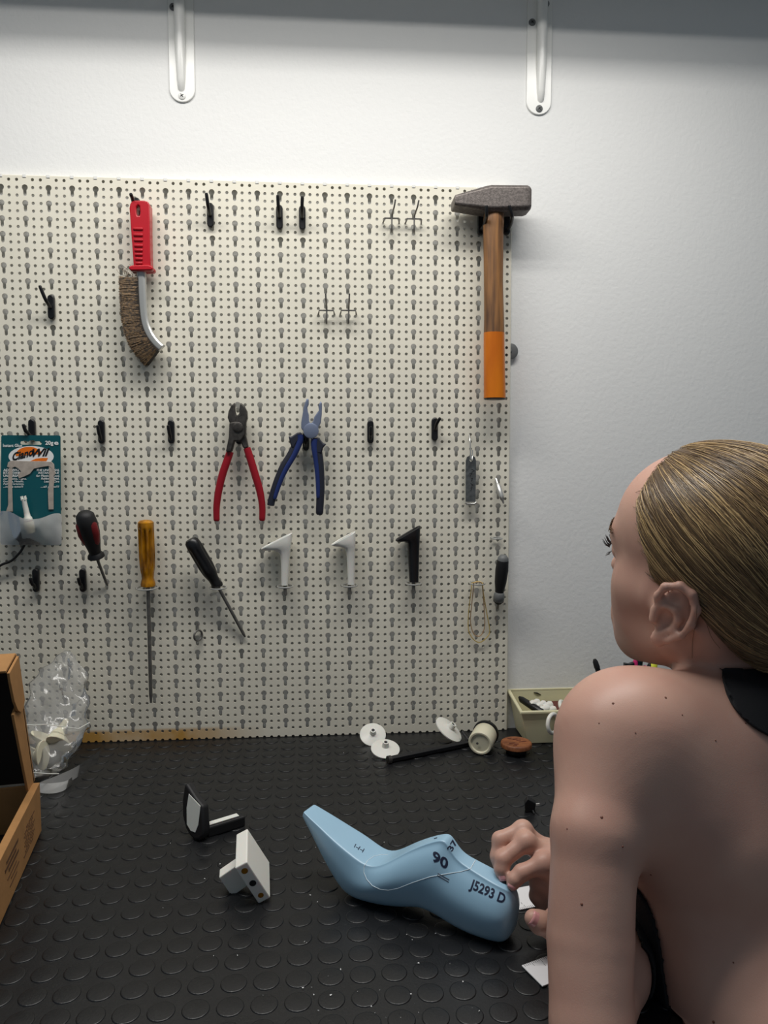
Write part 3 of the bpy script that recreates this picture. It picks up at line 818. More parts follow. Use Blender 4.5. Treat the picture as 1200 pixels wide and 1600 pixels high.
obj('loop', MB().torus(B(309.5, 993, .008), (.75, -.6, .0), .0085, .0017, 24, 8), 'dull_steel', t)
obj('stem', MB().tube([B(309, 975, -.001), B(309, 977, .006), B(309.3, 984.5, .008)], .0012, 8), 'dull_steel', t)
def band(name, pts, m, label):
    p = smooth_path([B(x, y, o) for x, y, o in pts], 6); p.append(p[0])
    mb = MB(); mb.tube(p, .0008, 6, cap=False)
    tag(obj(name, mb, m), label, 'rubber band', 'rubber bands on the ring holder')
band('rubber_band', [(737,911,.014),(736.5,920,.018),(733.5,945,.012),(731.5,970,.006),(733,988,.005),(742,1001,.006),(752,1003,.006),(763,993,.006),(765,983,.006),(760,955,.010),(755,925,.018),(753.5,911,.014),(745,908.5,.008)], 'band_yellow', 'longer outer rubber band hanging from the ring holder')
band('rubber_band', [(740,911,.030),(739.5,920,.026),(737,945,.018),(735,970,.012),(739,988,.010),(745,994,.010),(752,992,.010),(757,980,.011),(757,960,.015),(754.5,925,.024),(752.5,911,.029),(746,909.5,.031)], 'band_tan', 'shorter inner rubber band hanging from the ring holder')

# ------------------------------------------------------------------ glue card on its hook
G = 110/926
def Zg(x, y, off=.020): return B(x*G, 670 + y*G, off)
gc = thing('glue_card', Zg(410, 1530), 'teal blister card of instant glue with torn clear pocket', 'glue card')
ol = [(16,100),(32,84),(780,86),(796,104),(800,1100),(806,1500),(800,1535),(30,1520),(6,1500),(10,1000)]
hl = [(266,186),(275,165),(330,158),(370,170),(400,150),(440,150),(470,165),(530,165),(550,190),(540,210),(470,210),(440,215),(400,208),(330,210),(276,205)]
obj('card', plate_with_hole(ol, hl, Zg, .0194, .0200), 'card_teal', gc, smooth=False)
def disc_poly(cx, cy, rx, ry, off, m, name, a0=0, a1=360, th=.00025):
    n = 36
    pts = [Zg(cx + rx*math.cos(math.radians(a0 + (a1-a0)*k/n)), cy - ry*math.sin(math.radians(a0 + (a1-a0)*k/n)), off) for k in range(n + (0 if a1-a0 >= 360 else 1))]
    return obj(name, MB().prism(pts, (0, -th, 0)), m, gc, smooth=False)
disc_poly(410, 365, 297, 138, .0201, 'print_white', 'logo_oval')
disc_poly(380, 345, 172, 108, .0204, 'print_orange', 'logo_sun', 8, 188)
obj('logo_stripe', MB().prism([Zg(x, y, .0204) for x, y in [(400,425),(470,392),(560,382),(632,384),(612,425)]], (0,-.0002,0)), 'print_orange', gc, smooth=False)
UX = (Zg(600,400) - Zg(200,400)).normalized(); UZ = Vector((0,0,1))
UXt = (UX + UZ*.28).normalized()
def gtext(body, x, y, wpx, hpx, m='print_white', sh=0.0, bold=0.0, off=.0209, ux=None, right=False):
    s = hpx * G * .00104 / .70
    return flat_text('print', body, Zg(x, y, off), ux or UX, UZ, s, m, gc, shear=sh, width=wpx*G*.00104, bold=bold*s, right=right)
gtext('Instant Glue', 40, 238, 235, 38, bold=.02)
gtext('20g', 596, 208, 100, 48, bold=.03)
gtext('e', 712, 208, 55, 52, bold=.03)
gtext('Ciano', 165, 420, 270, 95, 'print_black', .25, .035, ux=UXt)
gtext('Wil', 430, 365, 215, 95, 'print_black', .4, .035, ux=(UX + UZ*.06).normalized())
for k, (s_, w_) in enumerate([('ADESIVO', 195), ('ISTANTANEO', 240), ('UNIVERSALE', 230)]): gtext(s_, 44, 556 + 38*k, w_, 28, bold=.03)
for k, (s_, w_) in enumerate([('per Plastica, Legno,', 285), ('Gomma, Metallo,', 250), ('Pelle, Ceramica,', 255)]): gtext(s_, 44, 668 + 34*k, w_, 22, sh=.2, bold=.015)
gtext('...incolla tutto!!!', 44, 772, 245, 24, sh=.2, bold=.015)
for k, (s_, x_, w_) in enumerate([('THE UNIVERSAL', 480, 285), ('INSTANT GLUE', 502, 262), ('for Plastic, Wood,', 476, 290), ('Rubber, Metal,', 540, 226), ('Leather, Cera', 580, 188)]):
    gtext(s_, x_, 556 + 37*k, w_, 26, sh=.25, bold=.02)
gtext('...all glues!!!', 535, 772, 230, 24, sh=.2, bold=.015)
# torn pale plastic frame of the opened blister
obj('torn_strip', MB().prism([Zg(x, y, .0208) for x, y in [(95,500),(110,440),(150,420),(680,432),(715,470),(720,540),(700,560),(680,520),(640,490),(540,505),(450,525),(400,590),(330,625),(250,655),(240,600),(280,560),(240,520),(200,500),(150,520)]], (0,-.0012,0)), 'torn_plastic', gc, bevel=.0003)
obj('torn_strip', MB().prism([Zg(x, y, .0208) for x, y in [(118,520),(165,515),(160,700),(172,1090),(80,1090),(110,1000),(108,700)]], (0,-.001,0)), 'torn_plastic', gc, bevel=.0003)
obj('torn_strip', MB().prism([Zg(x, y, .0208) for x, y in [(645,500),(715,545),(735,590),(705,620),(718,680),(705,760),(708,1060),(640,1062),(632,820),(650,700)]], (0,-.001,0)), 'torn_plastic', gc, bevel=.0003)
# clear pocket bulging at the foot
secs = []
cols = [0, 60, 120, 180, 240, 300, 360, 430, 500, 560, 620, 690, 750, 812]
topy = [1075, 1080, 1085, 1110, 1150, 1180, 1190, 1190, 1185, 1170, 1145, 1115, 1110, 1112]
bul = [.004, .009, .012, .017, .024, .026, .027, .027, .026, .023, .017, .013, .011, .003]
random.seed(9)
g = []
for j in range(7):
    f = j/6; row = []
    for i, x in enumerate(cols):
        y = topy[i] + (1530 - topy[i])*f
        o = .0205 + bul[i]*(1 - .75*f**2.2) + random.uniform(-.0012,.0012)
        row.append(Zg(x, y, o))
    g.append(row)
mb = MB(); mb.add([p for r_ in g for p in r_], [(j*len(cols)+i, j*len(cols)+i+1, (j+1)*len(cols)+i+1, (j+1)*len(cols)+i) for j in range(6) for i in range(len(cols)-1)])
pk = obj('clear_pocket', mb, 'blister', gc, sub=1, fix=False)
a = Zg(372, 1200, .030); b = Zg(308, 905, .034); d = b - a
noz = obj('glue_bottle', MB().lathe(a - d*.9, d, [(.012,.006),(.02,.0075),(.030,.0075),(.034,.006)], 20), 'cream_plastic', gc)
obj('nozzle', MB().lathe(a, d, [(-.001,.0066),(.004,.0062),(.006,.0046),(.012,.0042),(.030,.0036),(.0345,.0040)], 16), 'white_plastic', noz)
obj('red_collar', MB().lathe(a - d.normalized()*.0055, d, [(0,.0072),(.005,.0072)], 18), 'dark_red', noz)
for k in range(4):
    u = d.orthogonal().normalized(); wv = d.normalized().cross(u); q = k*math.pi/2
    p = a + d.normalized()*.0345 + (u*math.cos(q) + wv*math.sin(q))*.0036
    obj('nozzle_tooth', MB().tube([p - d.normalized()*.002, p + d.normalized()*.004], [.0013,.0009], 8), 'white_plastic', noz)
# dark wire passing under the card
tag(obj('wire', MB().tube(smooth_path([B(-14, 900, .008), B(0, 884, .010), B(18, 876, .012), B(32, 862, .014), B(40, 848, .010)], 5), .002, 8), 'black_matte'), 'dark bent wire poking out from under the glue card', 'wire')
# ------------------------------------------------------------------ shoe last
def unit(v): return Vector(v).normalized()
LA = tb(575, 1418); LB = tb(765, 1481)
LU = unit((LB.x-LA.x, LB.y-LA.y, 0)); LN = Vector((-LU.y, LU.x, 0))     # along, and away from the camera
L0 = LA + LN*.021
def lp(px, py, off=0.0):                    # pixel on the plane parallel to the last's middle plane
    d = ray(px, py); o = L0 + LN*off
    return CAM_C + d*((o - CAM_C).dot(LN)/d.dot(LN))
ST = [  # top px, near edge? , bottom px, wt, wm, wb (mm)
 ((473.5,1268.5), 1, (474.5,1272.5), 20, 20, 19),
 ((475,1269.5), 1, (476,1276), 22, 22, 20),
 ((486,1280.5), 1, (480.5,1286), 26, 26, 22),
 ((500,1293), 1, (487,1299), 30, 31, 24),
 ((521.7,1314.5), 1, (501.5,1330), 37, 39, 30),
 ((545,1334), 1, (519.5,1363), 42, 47, 36),
 ((567,1352), 1, (541,1403), 42, 55, 42),
 ((605,1344), 0, (570,1422), 36, 60, 44),
 ((640,1324), 0, (594,1421.5), 26, 58, 42),
 ((668,1313), 0, (624,1418), 20, 54, 38),
 ((692,1306.5), 0, (648,1417.5), 17, 51, 36),
 ((702,1308.5), 0, (660,1419.5), 17, 50, 35),
 ((715.5,1335), 0, (682,1429), 18, 50, 36),
 ((735,1347.5), 0, (707,1446), 20, 51, 38),
 ((764,1364), 0, (737,1470), 23, 53, 40),
 ((786,1376), 0, (767,1484.5), 24, 53, 40),
 ((801,1387), 0, (792,1475), 16, 44, 32),
 ((809.5,1400), 0, (805,1451), 6, 22, 14)]
secs = []
for (tp, near, bp, wt, wm, wb) in ST:
    wt, wm, wb = wt/1000, wm/1000, wb/1000
    T = lp(*tp, -wt/2) + LN*(wt/2) if near else lp(*tp)
    Bt = lp(*bp, -wb*.3) + LN*(wb*.3)
    T.z = max(T.z, TABLE_Z + .003); Bt.z = max(Bt.z, TABLE_Z + .0012)
    prof = [(0, .50*wb), (.03, .80*wb), (.11, 1.0*wb), (.28, .45*wb+.55*wm), (.5, wm), (.70, .75*wm+.25*wt), (.86, .38*wm+.62*wt), (.95, 1.0*wt), (.99, .97*wt), (1.0, .84*wt), (1.0, .42*wt)]
    near_s = [Bt.lerp(T, s) - LN*(w*.5) for s, w in prof]; far_s = [Bt.lerp(T, s) + LN*(w*.5) for s, w in reversed(prof)]
    secs.append(near_s + far_s)
last = thing('shoe_last', (L0.x, L0.y, TABLE_Z), 'pale blue plastic shoe last with pointed toe held upright on the matting', 'shoe last')
lbody = obj('last_body', MB().loft(secs), 'last_plastic', last, sub=2, angle=180)
dg = bpy.context.evaluated_depsgraph_get()
ev = lbody.evaluated_get(dg); me_ = ev.to_mesh()
LBVH = BVHTree.FromPolygons([lbody.matrix_world @ v.co if False else Vector(lbody.location) + v.co for v in me_.vertices], [tuple(p.vertices) for p in me_.polygons])
ev.to_mesh_clear()
def on_last(px, py, lift=.0003):
    d = ray(px, py).normalized(); h = LBVH.ray_cast(CAM_C, d)
    if h[0] is None: return None
    return h[0] + (h[1] if h[1].dot(d) < 0 else -h[1])*lift
def last_text(body, origin, ux, uy, sz, bold=.0, spacing=1.0):
    v, f = text_mesh(body, 1.0, 0.0, spacing, bold)
    bm = bmesh.new(); vv = [bm.verts.new(p) for p in v]
    for q in f:
        try: bm.faces.new([vv[i] for i in q])
        except ValueError: pass
    bmesh.ops.triangulate(bm, faces=bm.faces)
    for _ in range(3):
        el = [e for e in bm.edges if e.calc_length() > .09]
        if not el: break
        bmesh.ops.subdivide_edges(bm, edges=el, cuts=1); bmesh.ops.triangulate(bm, faces=[q for q in bm.faces if len(q.verts) > 3])
    bm.verts.index_update(); v = np.array([p.co[:] for p in bm.verts]); f = [tuple(p.index for p in q.verts) for q in bm.faces]; bm.free()
    x0 = v[:,0].min(); wd = v[:,0].max() - x0
    pts = []
    for p in v:
        a = (p[0]-x0)/wd; b = p[1]/.70
        q = on_last(origin[0] + ux[0]*a + uy[0]*b, origin[1] + ux[1]*a + uy[1]*b)
        pts.append(q if q else None)
    f = [q for q in f if all(pts[i] is not None for i in q)]
    pts = [p if p is not None else Vector((0,0,TABLE_Z+.05)) + Vector((L0.x, L0.y, 0)) for p in pts]
    mb = MB(); mb.add(pts, f)
    obj('print', mb, 'ink', last, smooth=False, fix=False)
last_text('37', (706,1330.5), (9,-15), (-8,-4), 1, .02)
last_text('90', (674.5,1343.5), (24,15), (3,-15), 1, .03)
last_text('J5293 D', (733,1387), (54,25), (4.5,-14), 1, .025)
def last_line(pts, r, m, name='scribed_line', n=8):
    out = []
    for i in range(len(pts)-1):
        for k in range(n):
            t = k/n; q = on_last(pts[i][0]*(1-t)+pts[i+1][0]*t, pts[i][1]*(1-t)+pts[i+1][1]*t, .0001)
            if q: out.append(q)
    q = on_last(*pts[-1], .0001)
    if q: out.append(q)
    if len(out) > 1: obj(name, MB().tube(out, r, 6), m, last)
sp_ = [(606,1336),(596,1335.5),(584,1338),(574,1345),(569,1354),(568.5,1363),(573,1374),(582,1384),(594,1389.5),(607,1391),(622,1388),(645,1379),(672,1370),(700,1365),(720,1362),(735,1357.5)]
last_line(sp_, .00035, 'scribe'); last_line([(735,1357.5),(744,1342)], .0004, 'scribe')
last_line([(684,1364.5),(702,1374.5)], .0004, 'ink', 'pen_mark'); last_line([(683,1367.5),(701,1378)], .0004, 'ink', 'pen_mark')
for a, b in (((556,1319),(553.5,1324)),((562.5,1323),(559.5,1328)),((569,1326.5),(566,1332)),((556,1323.5),(560,1325.5)),((562.5,1327),(566.5,1329))):
    last_line([a, b], .00045, 'ink', 'pen_mark', 4)
last_line([(678.5,1310.8),(683,1309.3)], .0007, 'ink', 'pen_mark', 4)
hc = on_last(783, 1375, .0)
if hc:
    obj('peg_hole', MB().lathe(hc + Vector((.004,.003,-.002)), (.25,-.1,1), [(-.004,.0068),(.0026,.0068),(.003,.006)], 24), 'black_matte', last)

# ------------------------------------------------------------------ white flanged discs, rod, cap, brown disc
def flange(c, nrm, R, label, m='white_plastic'):
    t = thing('flanged_disc', c, label, 'plastic disc', 'white flanged plastic discs')
    obj('flange', MB().lathe(c, nrm, [(-.001,R*.86),(0,R),(.0018,R),(.0032,R*.8),(.0045,R*.45),(.006,R*.26)], 36), m, t)
    n = Vector(nrm).normalized()
    hb = obj('hub', MB().lathe(c + n*.004, nrm, [(0,R*.26),(.008,R*.22),(.0105,R*.21),(.0105,R*.13),(.004,R*.12)], 24), m, t)
    obj('bore', MB().lathe(c + n*.008, nrm, [(0,R*.12),(.005,R*.12)], 18), 'black_matte', hb)
flange(at(582.5, 1148.5, -.034), (.0,-.60,.80), .0215, 'white flanged disc leaning upright against the board foot')
c2 = tb(602, 1171, .008); flange(c2, (.04,-.30,.95), .0228, 'white flanged disc lying flat in front of the leaning one')
flange(at(700.5, 1140.5, -.040), (.56,-.28,.78), .0258, 'white disc tilted on its edge beside the black rod')
r0 = tb(608, 1187, .0055); r1 = tb(742, 1159, .0055)
t = thing('rod', (r0+r1)/2 - Vector((0,0,.0055)), 'black hexagonal rod lying by the foot of the board', 'rod')
obj('bar', MB().tube([r0, r1], .0056, 6), 'black_plastic', t, smooth=False, bevel=.0006)
obj('end_bush', MB().lathe(r0 - (r1-r0).normalized()*.001, r0-r1, [(-.004,.0062),(.0015,.0062),(.002,.004)], 20), 'dark_steel', t)
obj('end_bush', MB().lathe(r1 + (r1-r0).normalized()*.001, r1-r0, [(-.004,.0062),(.004,.0075),(.009,.0075)], 20), 'black_plastic', t)
obj('cross_pin', MB().tube([r1 - (r1-r0).normalized()*.012 + Vector((0,0,.004)), r1 - (r1-r0).normalized()*.02 + Vector((0,.02,.012))], .004, 12), 'black_plastic', t)
cc = tb(753, 1183, 0); ax = unit((.42,.90,.06))
ca = Vector((cc.x, cc.y, TABLE_Z + .0195)) + Vector((-.002,.006,0))
t = thing('end_cap', (ca.x, ca.y, TABLE_Z), 'white cylindrical plastic cap lying on its side with a black ring behind', 'cap')
obj('cap_body', MB().lathe(ca, ax, [(.002,.003),(.0022,.014),(0,.0155),(0,.0178),(.0018,.0192),(.036,.0192),(.038,.018)], 36), 'cream_plastic', t)
for s in (-1, 1): obj('pin_hole', MB().lathe(ca + Vector((s*.0045, 0, s*.001 + .001)) + ax*.0012, -ax, [(0,.002),(.0006,.002),(.0007,.001)], 14), 'dull_steel', t)
obj('ring', MB().lathe(ca + ax*.0375, ax, [(0,.0195),(.001,.021),(.006,.021),(.007,.019)], 36), 'black_plastic', t)
bc = tb(806.5, 1177, 0)
t = thing('coaster_disc', bc, 'round reddish brown disc on a small black base beside the storage bin', 'disc')
obj('disc', MB().lathe(bc + Vector((0,0,.011)), (0,0,1), [(0,.0235),(.001,.0245),(.006,.0245),(.0075,.0235),(.008,.022),(.0074,.021)], 40), 'brown_disc', t)
obj('base', MB().lathe(bc, (0,0,1), [(.0015,.015),(.002,.016),(.011,.017)], 28), 'black_plastic', t)
random.seed(4)
for k in range(7):
    a = bc + Vector((random.uniform(-.014,.006), -.016 + k*.0052, .0186)); obj('groove', MB().tube([a, a + Vector((random.uniform(.006,.014), .002, 0))], .0006, 6), 'maroon', t)

# ------------------------------------------------------------------ storage bin and its contents
yf = tb(824, 1165).y
zr_f = at(821.5, 1115.3, yf).z + .002
W_BIN = .125
x_l = tb(824, 1165).x
def rim(z, inset, ybk, yfr, xl, xr):
    return [(xl+inset, yfr+inset, z), (xr-inset, yfr+inset, z), (xr-inset, ybk-inset, z), (xl+inset, ybk-inset, z)]
ybk = .012
zr = .5*(zr_f + at(802.4, 1072.5, ybk).z)
xlt = x_l - .012; xrt = xlt + W_BIN + .02
outer_b = [(x_l, yf+.004, TABLE_Z+.0015), (x_l+W_BIN, yf+.004, TABLE_Z+.0015), (x_l+W_BIN, ybk-.006, TABLE_Z+.0015), (x_l, ybk-.006, TABLE_Z+.0015)]
outer_t = [(xlt, yf-.004, zr-.006), (xrt, yf-.004, zr-.006), (xrt, ybk, zr+.004), (xlt, ybk, zr+.004)]
def inset(q, d, dz=0): return [(q[0][0]+d, q[0][1]+d, q[0][2]+dz), (q[1][0]-d, q[1][1]+d, q[1][2]+dz), (q[2][0]-d, q[2][1]-d, q[2][2]+dz), (q[3][0]+d, q[3][1]-d, q[3][2]+dz)]
t = thing('storage_bin', (x_l + W_BIN/2, -.03, TABLE_Z+.0015), 'open cream plastic storage bin against the wall behind the shoulder', 'bin')
obj('tub', MB().loft([outer_b, outer_t, inset(outer_t, .0025, .0005), inset(outer_b, .0025, .003)]), 'bin_plastic', t, bevel=.004, bseg=3)
obj('rim', MB().loft([inset(outer_t, -.002, -.003), inset(outer_t, -.002, .0005), inset(outer_t, .003, .001), inset(outer_t, .003, -.002)], cap=False), 'bin_plastic', t, bevel=.0012)
def in_bin(px, py, y): return at(px, py, y)
o = MB().tube([at(811, 1089, -.005), at(815, 1093, -.010), at(846, 1113, -.050), at(850, 1117, -.055)], [.002,.0055,.0065,.004], 14)
tag(obj('marker', o, 'black_plastic'), 'black marker lying slantwise in the cream storage bin', 'marker')
tag(obj('leather_pad', MB().prism([at(842,1100,.0), at(850,1095.5,.0), at(884,1094,.0), at(890,1112,-.02), at(856,1116,-.02)], (0,-.012,-.006)), 'maroon', bevel=.003), 'dark maroon leather pad inside the storage bin', 'leather pad')
random.seed(12)
for k, (px, py, y) in enumerate([(836,1101,-.030), (846,1104,-.034), (856,1105,-.036), (851,1110,-.046), (861,1111,-.044)]):
    c = at(px, py, y); mb = MB()
    mb.lathe(c + Vector((-.009,0,.0)), (1,.25,.1+.2*random.random()), [(0,.002),(.001,.005),(.006,.0066),(.010,.0055),(.014,.0066),(.018,.005),(.0195,.002)], 14)
    tag(obj('plastic_bobbin', mb, 'white_plastic'), 'small white waisted plastic piece in the storage bin, ' + ('leftmost, beside the black marker', 'second from left in the back row', 'rightmost in the back row', 'front row, nearer the marker', 'front row, nearer the white ring')[k], 'plastic piece', 'white pieces heaped in the bin')
rc = at(864, 1130.5, yf - .014)
tag(obj('plastic_ring', MB().torus(rc, (.62,-.75,.1), .0148, .0033, 32, 12), 'white_plastic'), 'white plastic ring hooked over the front rim of the bin', 'ring')
rc2 = at(882, 1108, -.045)
tag(obj('plastic_ring', MB().torus(rc2, (.7,-.4,.5), .0135, .0033, 32, 12), 'white_plastic'), 'white plastic ring lying among pieces inside the bin', 'ring')
tag(obj('thread_bit', MB().tube([at(834,1082,.008), at(839,1083,.007), at(845,1085.5,.008)], [.0006,.0014,.0005], 6), 'black_matte'), 'short black scrap stuck inside the back of the bin', 'scrap')

# pen pot hidden behind the shoulder, pens rising out of it
pc = at(985, 1150, -.075); pc.z = TABLE_Z
pot = thing('pen_pot', pc, 'pen pot on the worktop behind the bare shoulder', 'pen pot')
obj('pot_wall', MB().lathe(pc, (0,0,1), [(.001,.040),(.10,.042),(.10,.0395),(.004,.038)], 32), 'black_plastic', pot)
def pen(pts, r, m, label, tipm=None):
    a = at(*pts[0], -.075); foot = Vector((pc.x + (a.x-pc.x)*.3, pc.y + .006*(len(label) % 5 - 2), TABLE_Z + .006))
    t = thing('pen', foot, label, 'pen', 'pens in the pot behind the shoulder')
    d = (a - foot)
    obj('barrel', MB().tube([foot, foot + d*.6, foot + d*.93], [r*.9, r, r], 14), m, t)
    obj('cap', MB().tube([foot + d*.90, foot + d*.97, a], [r*1.15, r*1.0, r*.55], 14), tipm or m, t)
pen([(929,1030)], .0042, 'black_matte', 'thin black pen leaning left above the shoulder, leftmost in the pot')
pen([(993,1030)], .0040, 'maroon', 'pen with dull pink cap between black pens in the pot', 'pink')
pen([(1001,1020)], .0046, 'teal_dark', 'tall dark green pen rising highest from the pot')
pen([(1008,1040)], .0044, 'pink', 'short bright pink pen in the pot')
pen([(1016,1036)], .0040, 'black_matte', 'slim black pen beside the yellow one in the pot')
pen([(1022,1034)], .0062, 'lime', 'yellow highlighter pen at the right of the pot')
c = at(981, 1041, -.075)
tag(obj('binder_clip', MB().prism([c+Vector((-.008,0,.007)), c+Vector((.0,0,.0055)), c+Vector((.008,0,.008)), c+Vector((.009,0,-.03)), c+Vector((-.009,0,-.03))], (0,-.008,0)), 'black_plastic', bevel=.001), 'black clip with curved top sticking out of the pen pot', 'clip')

# ------------------------------------------------------------------ cardboard box with open lid
bR = tb(65, 1300); bF = tb(1, 1447)
dF = unit((bF.x-bR.x, bF.y-bR.y, 0)); dL = Vector((dF.y, -dF.x, 0))
if dL.x > 0: dL = -dL
HB = at(64, 1224, bR.y).z - TABLE_Z
LEN = .27; WID = .24; th = .004; z1 = TABLE_Z + .0015
box = thing('cardboard_box', bR + dL*WID/2 + dF*LEN/2, 'open brown cardboard mailer box with raised lid at the left edge', 'box')
def slab(name, a, u, lu, v, lv, w, m, parent=box, bev=.0008):
    p = [a, a + u*lu, a + u*lu + v*lv, a + v*lv]
    return obj(name, MB().prism(p, w), m, parent, smooth=False, bevel=bev)
UP = Vector((0,0,1)); o0 = Vector((bR.x, bR.y, z1))
slab('bottom', o0, dF, LEN, dL, WID, UP*.002, 'cardboard')
wr = slab('side_wall', o0, dF, LEN, UP, HB, dL*.009, 'cardboard')
slab('side_wall', o0 + dL*(WID-.009), dF, LEN, UP, HB, dL*.009, 'cardboard')
slab('back_wall', o0 + dL*.009, dL, WID-.018, UP, HB-.002, dF*.004, 'cardboard')
slab('front_wall', o0 + dF*(LEN-.006) + dL*.009, dL, WID-.018, UP, HB, dF*.006, 'cardboard')
slab('inner_shade', o0 + dL*.0095 + dF*.006, dF, LEN-.014, UP, HB-.006, dL*.0008, 'box_shade')  # added dark sheets: shade of the tray's inside put into colour
slab('inner_shade', o0 + dL*.0095 + dF*.005, dL, WID-.02, dF, LEN-.014, UP*.0035, 'box_shade')
# printed block on the side wall
random.seed(8)
for k in range(9):
    s0 = .035 + .006*(k % 3); zz = .042 - .0035*k
    for q in range(3):
        a = o0 - dL*.0004 + dF*(s0 + .016*q + random.uniform(0,.003)) + UP*zz
        if zz > .004: slab('print', a, dF, random.uniform(.008,.0145), UP, .0015, dL*.0004, 'box_ink', wr, 0)
for k in range(6):
    a = o0 - dL*.0004 + dF*(.115 + .01*(k % 2)) + UP*(.046 - .006*k)
    slab('print', a, dF, .05 - .004*k, UP, .0035 if k < 3 else .0015, dL*.0004, 'box_ink', wr, 0)
# lid
l_b = at(53, 1224, bR.y + .002); l_t = at(24.5, 1025, bR.y - .030)
dU = (l_t - l_b); lh = dU.length; dU.normalize(); lw = WID
lidn = dU.cross(dL).normalized()
if lidn.y > 0: lidn = -lidn                    # towards the camera
lid = slab('lid', l_b - lidn*.003, dL, lw, dU, lh, -lidn*.003, 'cardboard')
slab('lid_inner_shade', l_b - lidn*.0028, dL, lw, dU, lh-.004, lidn*.0006, 'box_shade', lid)  # dark sheet painting the shade on the lid's inner face
def flap(name, pts, w, m='cardboard'):
    return obj(name, MB().prism(pts, w), m, lid, smooth=False, bevel=.0006)
P = lambda s, d: l_b + dU*s + lidn*d
flap('side_flap', [P(.0,0), P(.002,.004), P(-.012,.016), P(-.012,.020), P(.004,.026), P(.04,.031), P(.08,.036), P(lh-.055,.041), P(lh-.05,0)], dL*.003)
q = l_t + lidn*.0
flap('top_flap', [q - lidn*.002, q + dL*lw - lidn*.002, q + dL*lw + lidn*.046, q + lidn*.046], dU*.003)
ear = [q + lidn*.046, q + lidn*.046 - dU*.012, q + lidn*.042 - dU*.038, q + lidn*.034 - dU*.054, q + lidn*.024 - dU*.062, q + lidn*.012 - dU*.064, q - dU*.058 , q]
flap('ear_flap', [p - dL*.0035 for p in ear], dL*.003)
# crumpled dark blue wrap inside
random.seed(3)
mb = MB(); n = 9; g0 = o0 + dL*.014 + dF*.075 + UP*.006
pts = [g0 + dF*(i*.018 + random.uniform(-.004,.004)) + dL*(j*.014 + random.uniform(-.004,.004)) + UP*(random.uniform(0,.02) + .012*math.sin(i*1.3+j)) for i in range(n) for j in range(n)]
mb.add(pts, [(i*n+j, i*n+j+1, (i+1)*n+j+1, (i+1)*n+j) for i in range(n-1) for j in range(n-1)])
wrp = obj('plastic_wrap', mb, 'blue_film', smooth=False, fix=False); sm = wrp.modifiers.new('solid', 'SOLIDIFY'); sm.thickness = .0006
tag(wrp, 'crumpled dark blue plastic wrap inside the cardboard box', 'wrap')

# ------------------------------------------------------------------ clear bag with heels
def mini_heel(c, rot, s, label):
    t = thing('shoe_heel', c, label, 'shoe heel', 'heels in the clear bag')
    rows = [(-.030,.030,.000,.032), (-.024,.030,-.006,.031), (-.008,.028,-.016,.026), (.002,.024,-.028,.020), (.006,.021,-.05,.016), (.008,.020,-.07,.014)]
    mb = MB(); secs = []
    for xl, xr, z, dep in rows:
        n = 14; ring = []
        for k in range(n):
            a = 2*math.pi*k/n
            p = Vector(((xl+xr)/2 + (xr-xl)/2*math.cos(a), dep/2*math.sin(a), z + (.012*math.cos(a) if z > -.01 else 0)))*s
            p.rotate(rot); ring.append(c + p)
        secs.append(ring)
    obj('heel_body', mb.loft(secs), 'cream_plastic', t, bevel=.001)
from mathutils import Euler
mini_heel(at(72, 1152, -.105), Euler((.3, .9, .5)), .75, 'cream plastic heel inside the clear bag, topmost')
mini_heel(at(92, 1163, -.125), Euler((1.2, -2.2, .3)), .72, 'cream plastic heel inside the clear bag, at the right')
mini_heel(at(68, 1180, -.140), Euler((.2, 1.9, -.4)), .70, 'cream plastic heel inside the clear bag, lowest by the box')
ys = [1212, 1200, 1180, 1160, 1140, 1120, 1100, 1080, 1060, 1040, 1027, 1017]
xl_ = [30, 26, 26, 26, 28, 34, 36, 42, 52, 70, 86, 97]
xr_ = [92, 110, 120, 128, 140, 139, 143, 144, 140, 132, 124, 112]
dep = [.015, .055, .062, .060, .052, .050, .040, .030, .024, .016, .010, .004]
yc_ = [.150, .128, .118, .105, .088, .074, .058, .046, .036, .028, .020, .014]
random.seed(21)
KR = 30; M = 40
waves = [(Vector((random.uniform(-1,1), random.uniform(-1,1), random.uniform(-1,1))).normalized()*random.uniform(40, 150), random.uniform(0, 6.28), random.uniform(.0010, .0034)) for _ in range(9)]
fk = np.linspace(0, len(ys)-1, KR); ii = np.arange(len(ys))
yy = np.interp(fk, ii, ys); xl2 = np.interp(fk, ii, xl_); xr2 = np.interp(fk, ii, xr_); de2 = np.interp(fk, ii, dep); yc2 = np.interp(fk, ii, yc_)
mb = MB(); secs = []
for k in range(KR):
    ring = []
    for i in range(M):
        a = 2*math.pi*i/M; px = (xl2[k]+xr2[k])/2 + (xr2[k]-xl2[k])/2*math.cos(a)
        off = yc2[k] + de2[k]/2*math.sin(a)
        p = at(px, yy[k], -max(off, .003))
        d = sum(am*(1 - 2*abs(math.sin(p.dot(w_) + ph_))) for w_, ph_, am in waves)
        n_ = (CAM_R*math.cos(a) - Vector((0,1,0))*math.sin(a)).normalized()
        p = p + n_*d
        p.z = max(p.z, TABLE_Z + .002); p.y = min(p.y, -.003)
        ring.append(p)
    secs.append(ring)
mb.loft(secs, cap=True)
bag = thing('plastic_bag', tb(90, 1205), 'crumpled clear plastic bag of heels standing against the board', 'bag')
obj('film', mb, 'clear_film', bag, sub=0, angle=50)
